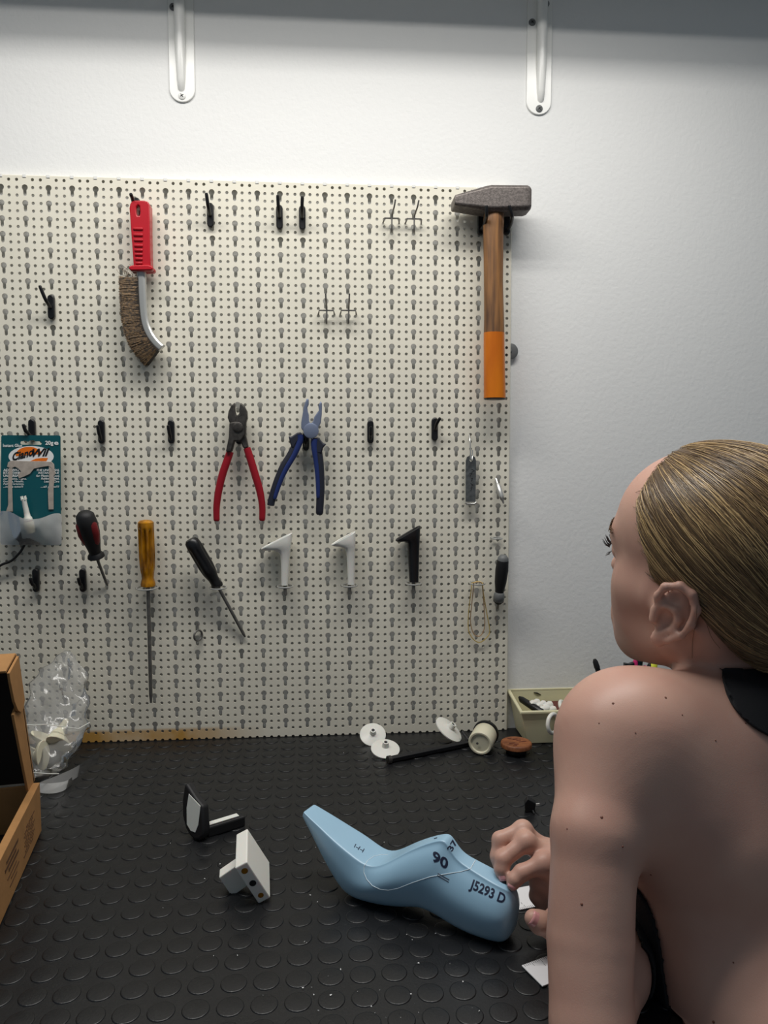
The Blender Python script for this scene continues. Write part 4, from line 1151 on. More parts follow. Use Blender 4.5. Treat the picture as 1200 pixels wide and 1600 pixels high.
def ribbon(pts, wv, m, name, parent):
    p = smooth_path(pts, 6); mb = MB(); n = len(p)
    vs = []
    for i, q in enumerate(p):
        f = i/(n-1); vs += [q, q + Vector(wv)*(.6+.4*f) + Vector((0,0,.002*math.sin(5*f)))]
    mb.add(vs, [(2*i, 2*i+1, 2*i+3, 2*i+2) for i in range(n-1)])
    return obj(name, mb, m, parent, fix=False)
ribbon([tb(58, 1238, .004), tb(85, 1232, .006), tb(115, 1218, .010), tb(152, 1192, .016)], (.004,.006,.020), 'frosted_film', 'film_tail', bag)
ribbon([tb(50, 1236, .003), tb(75, 1240, .004), tb(98, 1236, .004), tb(112, 1224, .006)], (.002,.012,.012), 'frosted_film', 'film_tail', bag)
obj('seal_seam', MB().tube([at(40,1133,-.12), at(75,1132,-.13), at(110,1137,-.12), at(122,1139,-.11), at(140,1129,-.09)], .0008, 6), 'white_plastic', bag)
obj('seal_seam', MB().tube([at(52,1207,-.165), at(75,1209,-.168), at(92,1209,-.16)], .0006, 6), 'white_plastic', bag)

# ------------------------------------------------------------------ white T-shaped block
F_ = tb(422.7, 1402.6, .0056)
bv_ = Vector((-.005, .055, .008)); cv_ = Vector((.023, .009, -.045)); av_ = Vector((.0125, .0002, .0062))
C_ = F_ - cv_
def para(o, a, b, c):
    mb = MB(); P = [o, o+a, o+a+b, o+b, o+c, o+a+c, o+a+b+c, o+b+c]
    return mb.add(P, [(0,3,2,1),(4,5,6,7),(0,1,5,4),(1,2,6,5),(2,3,7,6),(3,0,4,7)])
t = thing('heel_block', F_ - av_, 'cream white T-shaped plastic block standing tilted on the matting', 'plastic block')
pl = obj('plate', para(C_ - av_, av_, bv_, cv_), 'white_plastic', t, smooth=False, bevel=.0012)
st0 = C_ - av_ + bv_*.42 + cv_*.25
obj('stem', para(st0, -av_*1.9 + Vector((0,0,-.004)), bv_*.24, cv_*.55), 'white_plastic', t, smooth=False, bevel=.001)
fn = (av_.cross(cv_)).normalized(); fn = fn if fn.y < 0 else -fn
for s, m, r in ((.16,'amber',.0034), (.50,'black_matte',.0036), (.84,'amber',.0030)):
    c = C_ - av_*.5 + cv_*s
    obj('pin_hole', MB().lathe(c - fn*.001, fn, [(0,r),(.0013,r),(.0014,r*.6)], 18), m, pl)

# ------------------------------------------------------------------ black heel block with white core
g = lambda x, y, h: tb(240 + x/4.615, 1200 + y/4.615, h)
t = thing('heel_block', tb(308, 1312), 'black T-shaped heel block with a white worn face lying on the matting', 'plastic block')
base = tb(303, 1313, .001)
ex = unit((.80,-.60,0)); ez = unit((-.12,.30,.95)); ey = ex.cross(ez).normalized()
if ey.y > 0: ey = -ey
def Q(u, v, d=0): return base + ex*(u*.001) + ez*(v*.001) - ey*(d*.001)
D_out = [(0,0),(9,2),(16,8),(19,17),(20,44),(8,52),(-6,66),(-10,62),(-16,44),(-18,24),(-14,10),(-7,3)]
pl = obj('plate', MB().prism([Q(u, v) for u, v in D_out], -ey*.012), 'black_matte', t, bevel=.003, bseg=3)
obj('worn_face', MB().prism([Q(u, v, -.6) for u, v in [(-10,16),(-4,10),(4,10),(10,20),(17,44),(-2,54),(-8,36)]], -ey*.0008), 'white_plastic', pl, smooth=False, bevel=.0003)
s0 = tb(322, 1297, .008); s1 = tb(380, 1279, .008); sd = (s1-s0).normalized(); sw = sd.cross(UP)
obj('stem', MB().prism([s0 - sw*.007 - UP*.0075, s0 + sw*.007 - UP*.0075, s0 + sw*.007 + UP*.006, s0 - sw*.007 + UP*.006], s1-s0), 'black_matte', t, smooth=False, bevel=.002)
obj('white_strip', MB().prism([s0 - sw*.0045 + UP*.0062, s0 + sw*.0035 + UP*.0062, s0 + sw*.0035 + UP*.0075, s0 - sw*.0045 + UP*.0075], (s1-s0)*.86), 'white_plastic', t, smooth=False, bevel=.0004)

# ------------------------------------------------------------------ small clip, rulers, crumbs
k0 = tb(829, 1271, 0)
t = thing('small_clip', k0, 'small black clip standing on the matting beyond the hand', 'clip')
obj('block', MB().prism([k0 + Vector((-.007,0,.001)), k0 + Vector((.006,.002,.001)), k0 + Vector((.008,.002,.012)), k0 + Vector((-.004,0,.020)), k0 + Vector((-.008,0,.014))], (.002,.010,0)), 'black_matte', t, bevel=.001)
obj('pin', MB().tube([k0 + Vector((.006,.004,.010)), k0 + Vector((.013,.004,.0105))], .0011, 8), 'steel', t)
obj('leg', MB().tube([k0 + Vector((.003,0,.004)), k0 + Vector((.004,-.003,.001))], .0012, 8), 'black_matte', t)
def ruler(a, b, w, label, flip=1):
    # a: corner seen, b: along its long edge; w: width vector
    t = thing('ruler', a, label, 'ruler', 'white rulers under the arm')
    d = (b-a).normalized(); L_ = .16; wv = Vector(w)
    bl = obj('blade', MB().prism([a, a + d*L_, a + d*L_ + wv, a + wv], UP*.0012), 'ruler_white', t, smooth=False, bevel=.0003)
    wl = wv.length; wu = wv.normalized()
    for i in range(1, 60):
        x = i*.001*2; l = .006 if i % 5 == 0 else .0032
        p = a + d*x + UP*.00125
        obj('tick', MB().prism([p, p + d*.0003, p + d*.0003 + wu*l, p + wu*l], UP*.0001), 'print_black', bl, smooth=False) if x < L_*.55 else None
    for i in range(1, 5):
        flat_text('print', str(i), a + d*(i*.010*2 - .001) + wu*.0075 + UP*.0014, d, wu, .0042, 'print_black', bl)
ra = tb(815, 1510, .0014); rb_ = tb(850, 1497, .0014); rw = tb(848, 1543, .0014) - ra
ruler(ra, rb_, rw.normalized()*.030, 'white ruler end nearer the camera, poking out left of the arm')
pa = tb(811.5, 1423, .0014); pb = tb(847, 1416, .0014)
dd = (pb-pa).normalized(); pa = pa - dd*.012
ruler(pa, pb, Vector((-dd.y, dd.x, 0))*.036, 'white ruler lying behind the heel of the last under the hand')
random.seed(17)
mb = MB()
cr = [(392/2.5+380-.0, 1176)] + [(random.uniform(470, 800), random.uniform(1400, 1590)) for _ in range(34)] + [(random.uniform(230, 560), random.uniform(1290, 1420)) for _ in range(16)] + [(486,1300),(477,1308),(493,1324),(600,1316),(411,1555),(308,1495),(371,1493),(334,1493)]
for (px, py) in cr:
    c = tb(px, py, .0016); r = random.uniform(.0003, .0009)
    q = [c + Vector((random.uniform(-1,1)*r*1.5, random.uniform(-1,1)*r*1.5, random.uniform(-.4,1)*r)) for _ in range(5)]
    mb.add(q, [(0,1,2),(0,2,3),(0,3,4),(0,4,1),(1,2,4),(2,3,4)])
crumbs = obj('plastic_crumbs', mb, 'crumb', smooth=False, fix=False)
tag(crumbs, 'scattered tiny white plastic crumbs on the black matting', 'crumbs', kind='stuff')
# ------------------------------------------------------------------ person: one continuous implicit surface
class Field:
    def __init__(s): s.p = []
    def cap(s, a, b, ra, rb, k=.02, ax=None, sc=1.0, ax2=None, sc2=1.0, sub=False):
        s.p.append(('c', np.array(a, float), np.array(b, float), ra, rb, k, None if ax is None else np.array(ax, float), sc, None if ax2 is None else np.array(ax2, float), sc2, sub)); return s
    def ell(s, c, R, rad, k=.02, sub=False):
        s.p.append(('e', np.array(c, float), np.array(R, float), np.array(rad, float), k, sub)); return s
    def chain(s, pts, rad, k=.02, **kw):
        for i in range(len(pts)-1): s.cap(pts[i], pts[i+1], rad[i], rad[i+1], k, **kw)
        return s
    def eval(s, lo, hi, h):
        lo = np.array(lo, float); hi = np.array(hi, float)
        n = np.ceil((hi - lo)/h).astype(int) + 1
        D = np.full(n, .5, np.float32)
        g = [lo[i] + h*np.arange(n[i]) for i in range(3)]
        for p in s.p:
            if p[0] == 'c':
                _, a, b, ra, rb, k, ax, sc, ax2, sc2, sub = p
                m = max(ra, rb)*max(1, 1/sc, 1/sc2) + k + 3*h
                l = np.minimum(a, b) - m; u = np.maximum(a, b) + m
            else:
                _, c, R, rad, k, sub = p
                m = rad.max() + k + 3*h; l = c - m; u = c + m
            i0 = np.clip(np.floor((l - lo)/h).astype(int), 0, n); i1 = np.clip(np.ceil((u - lo)/h).astype(int) + 1, 0, n)
            if np.any(i1 <= i0): continue
            X, Y, Z = np.meshgrid(g[0][i0[0]:i1[0]], g[1][i0[1]:i1[1]], g[2][i0[2]:i1[2]], indexing='ij')
            if p[0] == 'c':
                x, y, z = X - a[0], Y - a[1], Z - a[2]; ba = b - a
                t = np.clip((x*ba[0] + y*ba[1] + z*ba[2])/max(ba @ ba, 1e-12), 0, 1)
                qx, qy, qz = x - t*ba[0], y - t*ba[1], z - t*ba[2]
                r2 = qx*qx + qy*qy + qz*qz
                if ax is not None:
                    q = qx*ax[0] + qy*ax[1] + qz*ax[2]; r2 = r2 + (sc*sc - 1)*q*q
                if ax2 is not None:
                    q = qx*ax2[0] + qy*ax2[1] + qz*ax2[2]; r2 = r2 + (sc2*sc2 - 1)*q*q
                d = np.sqrt(np.maximum(r2, 0)) - (ra + (rb - ra)*t)
            else:
                x, y, z = X - c[0], Y - c[1], Z - c[2]
                q = [(x*R[i][0] + y*R[i][1] + z*R[i][2]) for i in range(3)]
                k0 = np.sqrt(sum((q[i]/rad[i])**2 for i in range(3))); k1 = np.sqrt(sum((q[i]/rad[i]**2)**2 for i in range(3))) + 1e-9
                d = k0*(k0 - 1)/k1
            sl = (slice(i0[0], i1[0]), slice(i0[1], i1[1]), slice(i0[2], i1[2]))
            A = D[sl]
            if sub:
                d = -d; hh = np.maximum(k - np.abs(A - d), 0)/k; D[sl] = np.maximum(A, d) + hh*hh*k/4
            else:
                hh = np.maximum(k - np.abs(A - d), 0)/k; D[sl] = np.minimum(A, d) - hh*hh*k/4
        return D, lo
def nets(D, lo, h):
    s = D < 0; n = np.array(D.shape)
    cnt = np.zeros(n - 1, np.int16); pos = np.zeros(tuple(n - 1) + (3,), np.float32)
    def sl(o): return tuple(slice(o[i], n[i] - 1 + o[i]) for i in range(3))
    corners = [(i, j, k) for i in (0,1) for j in (0,1) for k in (0,1)]
    for c in corners:
        for ax in range(3):
            if c[ax]: continue
            e = list(c); e[ax] = 1
            a, b = D[sl(c)], D[sl(e)]
            m = (a < 0) != (b < 0)
            t = np.where(m, a/np.where(m, a - b, 1), 0)
            cnt += m
            for q in range(3): pos[..., q] += np.where(m, c[q] + (t if q == ax else 0), 0)
    act = cnt > 0
    idx = np.full(act.shape, -1, np.int64); idx[act] = np.arange(act.sum())
    base = np.argwhere(act)
    V = (base + pos[act]/cnt[act][:, None])*h + lo
    F = []
    for ax in range(3):
        a1, a2 = (ax + 1) % 3, (ax + 2) % 3
        sa = [slice(1, n[i] - 1) for i in range(3)]; sb = list(sa); sa[ax] = slice(0, n[ax] - 1); sb[ax] = slice(1, n[ax])
        A, Bb = s[tuple(sa)], s[tuple(sb)]
        m = A != Bb
        P = np.argwhere(m); off = np.array([1,1,1]); off[ax] = 0; P = P + off
        flip = A[m]
        def g(d1, d2):
            q = P.copy(); q[:, a1] -= d1; q[:, a2] -= d2; return idx[q[:,0], q[:,1], q[:,2]]
        quad = np.stack([g(1,1), g(0,1), g(0,0), g(1,0)], 1)
        quad[~flip] = quad[~flip][:, ::-1]
        F.append(quad)
    F = np.concatenate(F); F = F[(F >= 0).all(1)]
    return V, F
def relax(V, F, it=4, lam=.5):
    E = np.concatenate([F[:, [0,1]], F[:, [1,2]], F[:, [2,3]], F[:, [3,0]]])
    E = np.concatenate([E, E[:, ::-1]])
    cnt = np.bincount(E[:,0], minlength=len(V)).astype(float)
    for _ in range(it):
        for l in (lam, -lam*1.04):
            S = np.stack([np.bincount(E[:,0], V[E[:,1], i], len(V)) for i in range(3)], 1)/np.maximum(cnt, 1)[:, None]
            V = V + l*(S - V)
    return V
def to_mesh(name, parts, m, parent, solid=0):
    vs = []; fs = []; o = 0
    for V, F in parts:
        vs.append(V); fs.append(F + o); o += len(V)
    V = np.concatenate(vs); F = np.concatenate(fs)
    me = bpy.data.meshes.new(name)
    me.from_pydata([tuple(p) for p in V.tolist()], [], F.tolist()); me.update()
    return link(name, me, m, parent, smooth=True, angle=180)

mat('skin', rgb(194, 155, 138), 0.45, col2=rgb(188, 146, 130), vscale=18, vdetail=2, bump=0.06, bscale=900, spec=0.4, sss=0.12)
mat('hair_dark', rgb(96, 76, 54), 0.38, spec=0.5)
mat('hair_mid', rgb(132, 106, 74), 0.35, spec=0.5)
mat('hair_blond', rgb(196, 166, 118), 0.32, spec=0.5)
mat('black_cloth', rgb(16, 16, 20), 0.85, bump=.2, bscale=900)
mat('mole', rgb(110, 66, 50), 0.5)
mat('nail', rgb(222, 160, 160), 0.2)
mat('gold', rgb(200, 150, 70), 0.25, 1.0)
mat('eye_white', rgb(230, 226, 222), 0.2)
mat('lash', rgb(26, 20, 20), 0.5)

def V3(v): return np.array((v.x, v.y, v.z))
# ---- head frame
TH, PH, RO = math.radians(59), math.radians(13), math.radians(-9)
F0 = Vector((-math.cos(TH), math.sin(TH), 0)); Zv = Vector((0,0,1)); Lv = Vector((-math.sin(TH), -math.cos(TH), 0))
HF = (F0*math.cos(PH) + Zv*math.sin(PH)); HU0 = Zv*math.cos(PH) - F0*math.sin(PH)
HL = Lv*math.cos(RO) + HU0*math.sin(RO); HU = HU0*math.cos(RO) - Lv*math.sin(RO)
HS = 1.06
EAR = dp(1047, 950, .695)
HO = EAR - (HF*-.003 + HL*.074 + HU*-.002)*HS
def H(a, b, c): return HO + (HF*a + HL*b + HU*c)*HS
HR = [list(HF), list(HL), list(HU)]
fldH = Field()
def hell(c, rad, k=.02, sub=False): fldH.ell(H(*c), HR, [r*HS for r in rad], k, sub)
def hcap(a, b, ra, rb, k=.015, sub=False, **kw): fldH.cap(H(*a), H(*b), ra*HS, rb*HS, k, sub=sub, **kw)
hell((-.008,0,.048), (.100,.077,.082), .01)
hell((.040,0,.052), (.056,.064,.058), .03)
hell((.036,0,-.026), (.052,.060,.066), .035)
for s in (-1, 1):
    hcap((.052,s*.046,-.010), (.022,s*.060,-.004), .020, .013, .03)
    hcap((.006,s*.048,-.045), (.062,s*.016,-.085), .019, .016, .03)
    hcap((.056,s*.028,-.042), (.068,s*.016,-.068), .022, .017, .03)
    hcap((.076,s*.040,.034), (.086,s*.012,.032), .012, .012, .02)
    hell((.094,s*.034,.016), (.012,.013,.010), .012, True)
    hell((.081,s*.032,.016), (.0135,.0135,.0135), .004)
hell((.072,0,-.087), (.017,.019,.016), .02)
hcap((.088,0,.022), (.108,0,-.018), .008, .010, .012)
for s in (-1, 1): hcap((.098,s*.010,-.024), (.094,s*.014,-.026), .007, .006, .008)
hcap((.090,-.016,-.056), (.090,.016,-.056), .009, .009, .012)
hcap((.088,-.014,-.068), (.088,.014,-.068), .009, .009, .012)
# ---- ears (left one is in view)
for s in (1, -1):
    tilt = .22
    eF = Vector(HF)*math.cos(tilt) ; eO = H(-.004, s*.073, -.003)
    en = (HL*s*.90 - HF*.38).normalized()                 # outward normal of the ear plate
    eu = (HU - HF*.20); eu = (eu - en*eu.dot(en)).normalized(); ef = eu.cross(en)*(1 if s > 0 else -1)
    if ef.dot(HF) < 0: ef = -ef
    eo = eO + en*.0125
    E_ = lambda u, v, w=0: eo + (ef*u + eu*v + en*w)*HS        # u forward, v up (m)
    R_ = [list(ef), list(eu), list(en)]
    fldH.cap(E_(.004,-.002,-.016), E_(.002,.000,-.004), .013, .012, .008, ax=eu, sc=.72)     # root
    fldH.ell(E_(-.004,.001,-.003), R_, [.0165,.0285,.0050], .004)
    rimp = [(.011,.004,.001),(.0135,.014,.002),(.010,.025,.003),(-.001,.0315,.004),(-.0125,.0285,.005),(-.0195,.017,.006),(-.0195,.002,.006),(-.0150,-.012,.005),(-.0080,-.0225,.003)]
    fldH.chain([E_(*q) for q in rimp], [.0028,.0034,.0038,.0040,.0042,.0042,.0040,.0038,.0034], .003)
    fldH.ell(E_(.0005,-.0265,.000), R_, [.0078,.0085,.0042], .005)   # lobe
    fldH.ell(E_(.002,-.005,.006), R_, [.0092,.0125,.0095], .003, True)   # concha
    fldH.ell(E_(-.001,.0175,.0045), R_, [.0078,.0085,.0055], .003, True)
    fldH.ell(E_(-.0140,.004,.0045), R_, [.0022,.015,.0040], .003, True)
    fldH.chain([E_(.006,.0065,.000), E_(-.004,.0075,.0015), E_(-.0095,.000,.0022), E_(-.008,-.011,.0022), E_(-.001,-.0185,.001)], [.0020,.0026,.0028,.0026,.0026], .003)
    fldH.chain([E_(.0115,-.001,-.001), E_(.0105,-.010,.0005)], [.0045,.0040], .004)   # tragus
    if s > 0: E_left = E_; ear_n, ear_u, ear_f = en, eu, ef

fld = Field()
# ---- torso, neck, arms
SH = dp(956, 1164, .665)                      # left shoulder joint
EL = dp(923, 1603, .573)                      # left elbow
S1 = dp(1225, 1130, .645); S2 = dp(1280, 1370, .612); S3 = dp(1328, 1600, .572)
spn = (S3 - S1).normalized()
lat = Vector((-.99, .06, .0)); lat = (lat - spn*lat.dot(spn)).normalized()     # to her left
inw = lat.cross(spn); inw = inw if inw.y > 0 else -inw; inw.normalize()
def tor(S, hd): return S + inw*hd
C1, C2, C3 = tor(S1, .080), tor(S2, .088), tor(S3, .080)
C4 = Vector((C3.x - .005, Y_FRONT - .125, .60))
fld.cap(C1 + (C2-C1)*.22, C2, .072, .086, .03, ax=lat, sc=.72)
fld.cap(C2, C3, .086, .076, .03, ax=lat, sc=.77)
fld.cap(C3, C4, .076, .090, .04, ax=lat, sc=.72)
# shoulder girdle and blade
NB = dp(1150, 1112, .762)                       # base of the neck
TB = dp(1165, 1150, .700)
fld.cap(SH + Vector((.012,.004,.002)), TB, .042, .046, .04)
RSH = SH + (C1 - SH).dot(-lat)*-2*-lat*1.0
RSH = SH - lat*(2*(SH - C1).dot(lat)) + Vector((0,.02,-.02))
fld.cap(RSH, TB, .045, .046, .05)
fld.ell(dp(1075, 1235, .675), [list(lat), list(spn), list(inw)], [.070,.085,.040], .05)
fld.cap(dp(1010, 1170, .68), dp(1120, 1290, .665), .045, .045, .06)
nr0 = len(fld.p)
fld.chain([dp(1084, 1325, .672), dp(1104, 1440, .662), dp(1130, 1530, .645), dp(1170, 1650, .620)], [.043, .046, .048, .050], .022)     # side of the ribs below the armpit
RIBS = fld.p[nr0:]
# left arm
M1 = SH.lerp(EL, .35); M2 = SH.lerp(EL, .7)
M1 = dp(928, 1300, .622); M2 = dp(922, 1470, .597)
fld.chain([SH, M1], [.045, .0345], .03); fld.chain([M1, M2], [.0345, .0345], .008); fld.chain([M2, EL], [.0345, .031], .0015)
fld.cap(dp(985, 1135, .665), dp(1000, 1250, .662), .038, .043, .05)
WRL = Vector((.806, -.548, .822))
fld.chain([EL, EL.lerp(WRL, .4), WRL], [.029, .030, .020], .008)
hp = (WRL - EL).normalized()
PL = WRL + hp*.055
fld.cap(WRL, PL, .019, .020, .01, ax=(0,0,1), sc=1.5)
sdw = Vector((-hp.y, hp.x, 0)).normalized()
for q_, (o_, l_) in enumerate(((-.024,.062), (-.008,.074), (.008,.078), (.023,.070))):
    b_ = PL + sdw*o_ + hp*.008; fld.chain([b_, b_ + hp*l_*.5 + Vector((0,0,.004)), b_ + hp*l_ - Vector((0,0,.006))], [.0085,.0078,.0062], .003)
fld.chain([WRL + sdw*.018 + hp*.012, WRL + sdw*.042 + hp*.045, WRL + sdw*.048 + hp*.075], [.011,.0095,.0075], .006)
# neck
NT = H(-.025, 0, -.045); 
fldH.cap(NB + Vector((0,.0,-.02)), NT, .053, .050, .022)
fldH.cap(dp(1110, 1120, .745), H(-.03,.045,-.02), .024, .015, .03)
# right arm reaching across to the hand
REL = Vector((.955, -.55, .895)); RWR = dp(905, 1392, .738)
fld.chain([RSH, REL], [.045, .036], .03)
fld.chain([REL, REL.lerp(RWR, .35), RWR], [.034, .033, .023], .006)

# ---- right hand on the last
d0 = (on_last(785, 1372, 0) or lp(785, 1372))
dh = (d0 - CAM_C).dot(CAM_F)
hand = Field()
for p in fld.p[-2:]: hand.p.append(p)
fing = {
 'a': [(868,1345,.030), (817,1297,.026), (781,1312,.022), (777,1338,.017), (781,1360,.012)],
 'b': [(872,1352,.014), (822,1315,.010), (786,1343,.004), (784,1358,.001), (786,1369,-.001)],
 'c': [(884,1362,.000), (849,1349,-.006), (815,1364,-.008), (804,1375,-.010), (801,1382,-.011)],
 'd': [(880,1375,.012), (842,1378,.012), (838,1400,.012), (846,1415,.012)],
}
frad = {'a': [.0095,.0082,.0076,.0068,.0058], 'b': [.0098,.0086,.0080,.0070,.0056], 'c': [.0095,.0082,.0076,.0068,.0054], 'd': [.0085,.0072,.0066,.0058]}
WR = RWR
nails = []
for key, pts in fing.items():
    P_ = [dp(x, y, dh + o) for x, y, o in pts]
    hand.chain(P_, frad[key], .0035)
    hand.cap(P_[0], WR + (P_[0]-WR)*.25, .0115, .016, .02)
    hand.ell(P_[1], np.eye(3), [.0086*1.04]*3 if key != 'd' else [.0075]*3, .006)
    nails.append((key, P_))
TP = [dp(885, 1440, dh - .015), dp(860, 1447, dh - .028), dp(843, 1441, dh - .032), dp(833, 1435, dh - .033)]
for p in TP: p.z = max(p.z, TABLE_Z + .0105)
hand.chain(TP, [.0135, .0105, .0100, .0080], .004)
hand.cap(TP[0], WR, .015, .018, .02)
hand.cap(dp(878, 1360, dh + .010), WR, .018, .020, .025)
def on_table(V):                               # where the body leans over the worktop it rests on it
    m = (V[:,1] > Y_FRONT - .003) & (V[:,2] < TABLE_Z + .003)
    up = m & ((TABLE_Z - V[:,2]) < (V[:,1] - Y_FRONT) + .012)
    V[up, 2] = TABLE_Z + .003
    V[m & ~up, 1] = Y_FRONT - .003
    return V
def ev(lo, hi, h, k=.014):                     # head and trunk joined with a tight blend
    A, o = fld.eval(lo, hi, h); B_, o = fldH.eval(lo, hi, h)
    q = np.maximum(k - np.abs(A - B_), 0)/k
    return np.minimum(A, B_) - q*q*k/4, o, A - B_
def who(V, dif, o, h):                         # positive where the head field is the nearer one
    i = np.clip(np.rint((V - o)/h).astype(int), 0, np.array(dif.shape) - 1); return dif[i[:,0], i[:,1], i[:,2]]
def bounds(pts, m):
    A = np.array([V3(Vector(p)) for p in pts]); return A.min(0) - m, A.max(0) + m
parts = []
# body (coarse), head (fine), hand (finest)
lo, hi = bounds([SH, EL, C1, NB, dp(1080, 1500, .60), S3, dp(1100,1060,.72), REL, RWR, C4], .085)
hi[2] = max(hi[2], NB.z + .14); hi[1] = max(hi[1], NB.y + .16)
D, o, dif = ev(lo, hi, .0036); Vb, Fb = nets(D, o, .0036); wb_ = who(Vb, dif, o, .0036); Vb = on_table(relax(Vb, Fb, 6))
lo, hi = bounds([H(.12,0,0), H(-.1,0,0), H(0,.08,0), H(0,-.08,0), H(0,0,.13), H(.08,0,-.12), H(.08,.07,0), H(.06,.07,.08), H(.06,.07,-.08), H(-.06,.07,-.06), H(-.08,-.06,.05), H(-.06,-.07,.10), NB], .02)
lo[2] = min(lo[2], NB.z - .01)
fc = Vb[Fb].mean(1)
ins = np.all((fc > lo + .008) & (fc < hi - .008), axis=1) & (wb_[Fb].min(1) > .004); Fb = Fb[~ins]
parts.append((Vb, Fb))
D, o, dif = ev(lo, hi, .0022); V, F = nets(D, o, .0022); wf = who(V, dif, o, .0022); V = relax(V, F, 3)
F = F[wf[F].max(1) > -.002]
parts.append((V, F))
lo, hi = bounds([q for _, P_ in nails for q in P_] + TP, .02); hi[0] = max(hi[0], RWR.x - .01)
D, o = hand.eval(lo, hi, .0012); V, F = nets(D, o, .0012); parts.append((relax(V, F, 4), F))
person = thing('person', Vector((C3.x, C3.y, 0.0)), 'person with pulled-back blond hair and black open-back top, holding the shoe last', 'person')
body = to_mesh('body', parts, 'skin', person)
BB = BVHTree.FromPolygons([tuple(p) for p in np.concatenate([p[0] for p in parts]).tolist()], (lambda: [tuple(q) for i, (V, F) in enumerate(parts) for q in (F + sum(len(parts[j][0]) for j in range(i))).tolist()])())
def on_body(px, py):
    d = ray(px, py).normalized(); h = BB.ray_cast(CAM_C, d)
    if h[0] is None: return None, None
    n = h[1] if h[1].dot(d) < 0 else -h[1]
    return h[0], n
for (px, py, r) in [(940,1277,2.6),(973,1323,1.8),(886,1295,1.4),(909,1413,2.4),(958,1099,2.2),(1040,1090,2.2),(1066,1117,1.4),(936,1130,1.2),(993,1145,1.3),(1118,1157,1.6),(1017,1367,1.8),(1146,1504,1.4),(1115,1597,2.4),(1165,1130,1.3)]:
    c, n = on_body(px, py)
    if c is None: continue
    dd_ = (c - CAM_C).dot(CAM_F)
    R = r*dd_/FPX
    obj('mole', MB().lathe(c - n*.0004, n, [(0,R),(.0005,R*.9),(.0008,R*.5),(.0009,R*.1)], 12), 'mole', body)
# finger nails: thin curved shells on the finger ends that face the camera
for key, P_ in nails:
    if key not in 'bc': continue
    tip, prev = P_[-1], P_[-2]; ax = (tip - prev).normalized()
    cpos = tip - ax*.004
    view = (CAM_C - cpos).normalized(); nn = (view - ax*view.dot(ax)).normalized(); sd = ax.cross(nn)
    rr = frad[key][-1] + .0004
    mb = MB(); nu, nv = 7, 6; vs = []
    for i in range(nu):
        for j in range(nv):
            a = (j/(nv-1) - .5)*1.7; t = (i/(nu-1) - .35)*.0115
            w = 1 - .25*abs(i/(nu-1) - .4)
            vs.append(cpos + ax*t + (nn*math.cos(a*w) + sd*math.sin(a*w))*(rr + .0006 - .0016*max(0, i/(nu-1) - .6)))
    mb.add(vs, [(i*nv+j, i*nv+j+1, (i+1)*nv+j+1, (i+1)*nv+j) for i in range(nu-1) for j in range(nv-1)])
    no = obj('nail', mb, 'nail', body, fix=False); no.modifiers.new('solid', 'SOLIDIFY').thickness = .0005
tip, prev = TP[-1], TP[-2]; ax = (tip-prev).normalized(); cpos = tip - ax*.001
view = (CAM_C - cpos).normalized(); nn = (view - ax*view.dot(ax)).normalized(); sd = ax.cross(nn)
vs = []
for i in range(7):
    for j in range(6):
        a = (j/5 - .5)*1.7; t = (i/6 - .55)*.015
        vs.append(cpos + ax*t + (nn*math.cos(a) + sd*math.sin(a))*(.0090 - .0014*max(0, i/6-.6) + .0012*max(0,.5-i/6)))
mb = MB(); mb.add(vs, [(i*6+j, i*6+j+1, (i+1)*6+j+1, (i+1)*6+j) for i in range(6) for j in range(5)])
no = obj('nail', mb, 'nail', body, fix=False); no.modifiers.new('solid', 'SOLIDIFY').thickness = .0005

# ---- face details that show at the edge of the cheek
eye_l = H(.081,.032,.016)
random.seed(31)
mb = MB()
for k in range(34):
    f = k/33; a = -1.15 + 1.9*f                     # along the lid
    base_ = H(.081 + .0145*math.cos(a*.9), .032 + .0155*math.sin(a), .0185 - .003*abs(math.sin(a)))
    d = (HF*(.8*math.cos(a)) + HL*(.8*math.sin(a)) + HU*random.uniform(.35,.75)).normalized()
    L_ = random.uniform(.0075,.0105)
    mb.tube([base_, base_ + d*L_*.55 - HU*.0005, base_ + d*L_ + HU*.0022], [.0005,.0004,.00012], 5)
obj('eyelashes', mb, 'lash', body)
mb = MB()
for k in range(16):
    f = k/15; a = -1.0 + 1.8*f
    base_ = H(.081 + .0138*math.cos(a*.9), .032 + .0148*math.sin(a), .0095)
    d = (HF*(.8*math.cos(a)) + HL*(.8*math.sin(a)) - HU*random.uniform(.3,.6)).normalized()
    mb.tube([base_, base_ + d*.005], [.00035,.0001], 4)
obj('eyelashes', mb, 'lash', body)
mb = MB()
for k in range(110):
    f = random.random(); p = H(.0935 - .021*f**2 + random.uniform(-.001,.001), .013 + .035*f, .037 + .004*math.sin(f*3) + random.uniform(-.0025,.0025))
    h_ = BB.find_nearest(p); 
    if h_[0] is None: continue
    q = h_[0]; d = (HL*.8 - HF*.5*f + HU*random.uniform(-.1,.35)).normalized()
    mb.tube([q, q + d*.004 + (q - HO).normalized()*.0012, q + d*.0075 + (q - HO).normalized()*.0008], [.0004,.0004,.0001], 4)
obj('eyebrow', mb, 'hair_dark', body)
# earring: small gold hoop through the lobe
er = E_left(.002, -.0275, .001)
obj('earring', MB().torus(er + ear_n*.001 - Vector((0,0,.002)), ear_f*.8 + ear_n*.55, .0062, .0011, 24, 8), 'gold', person)

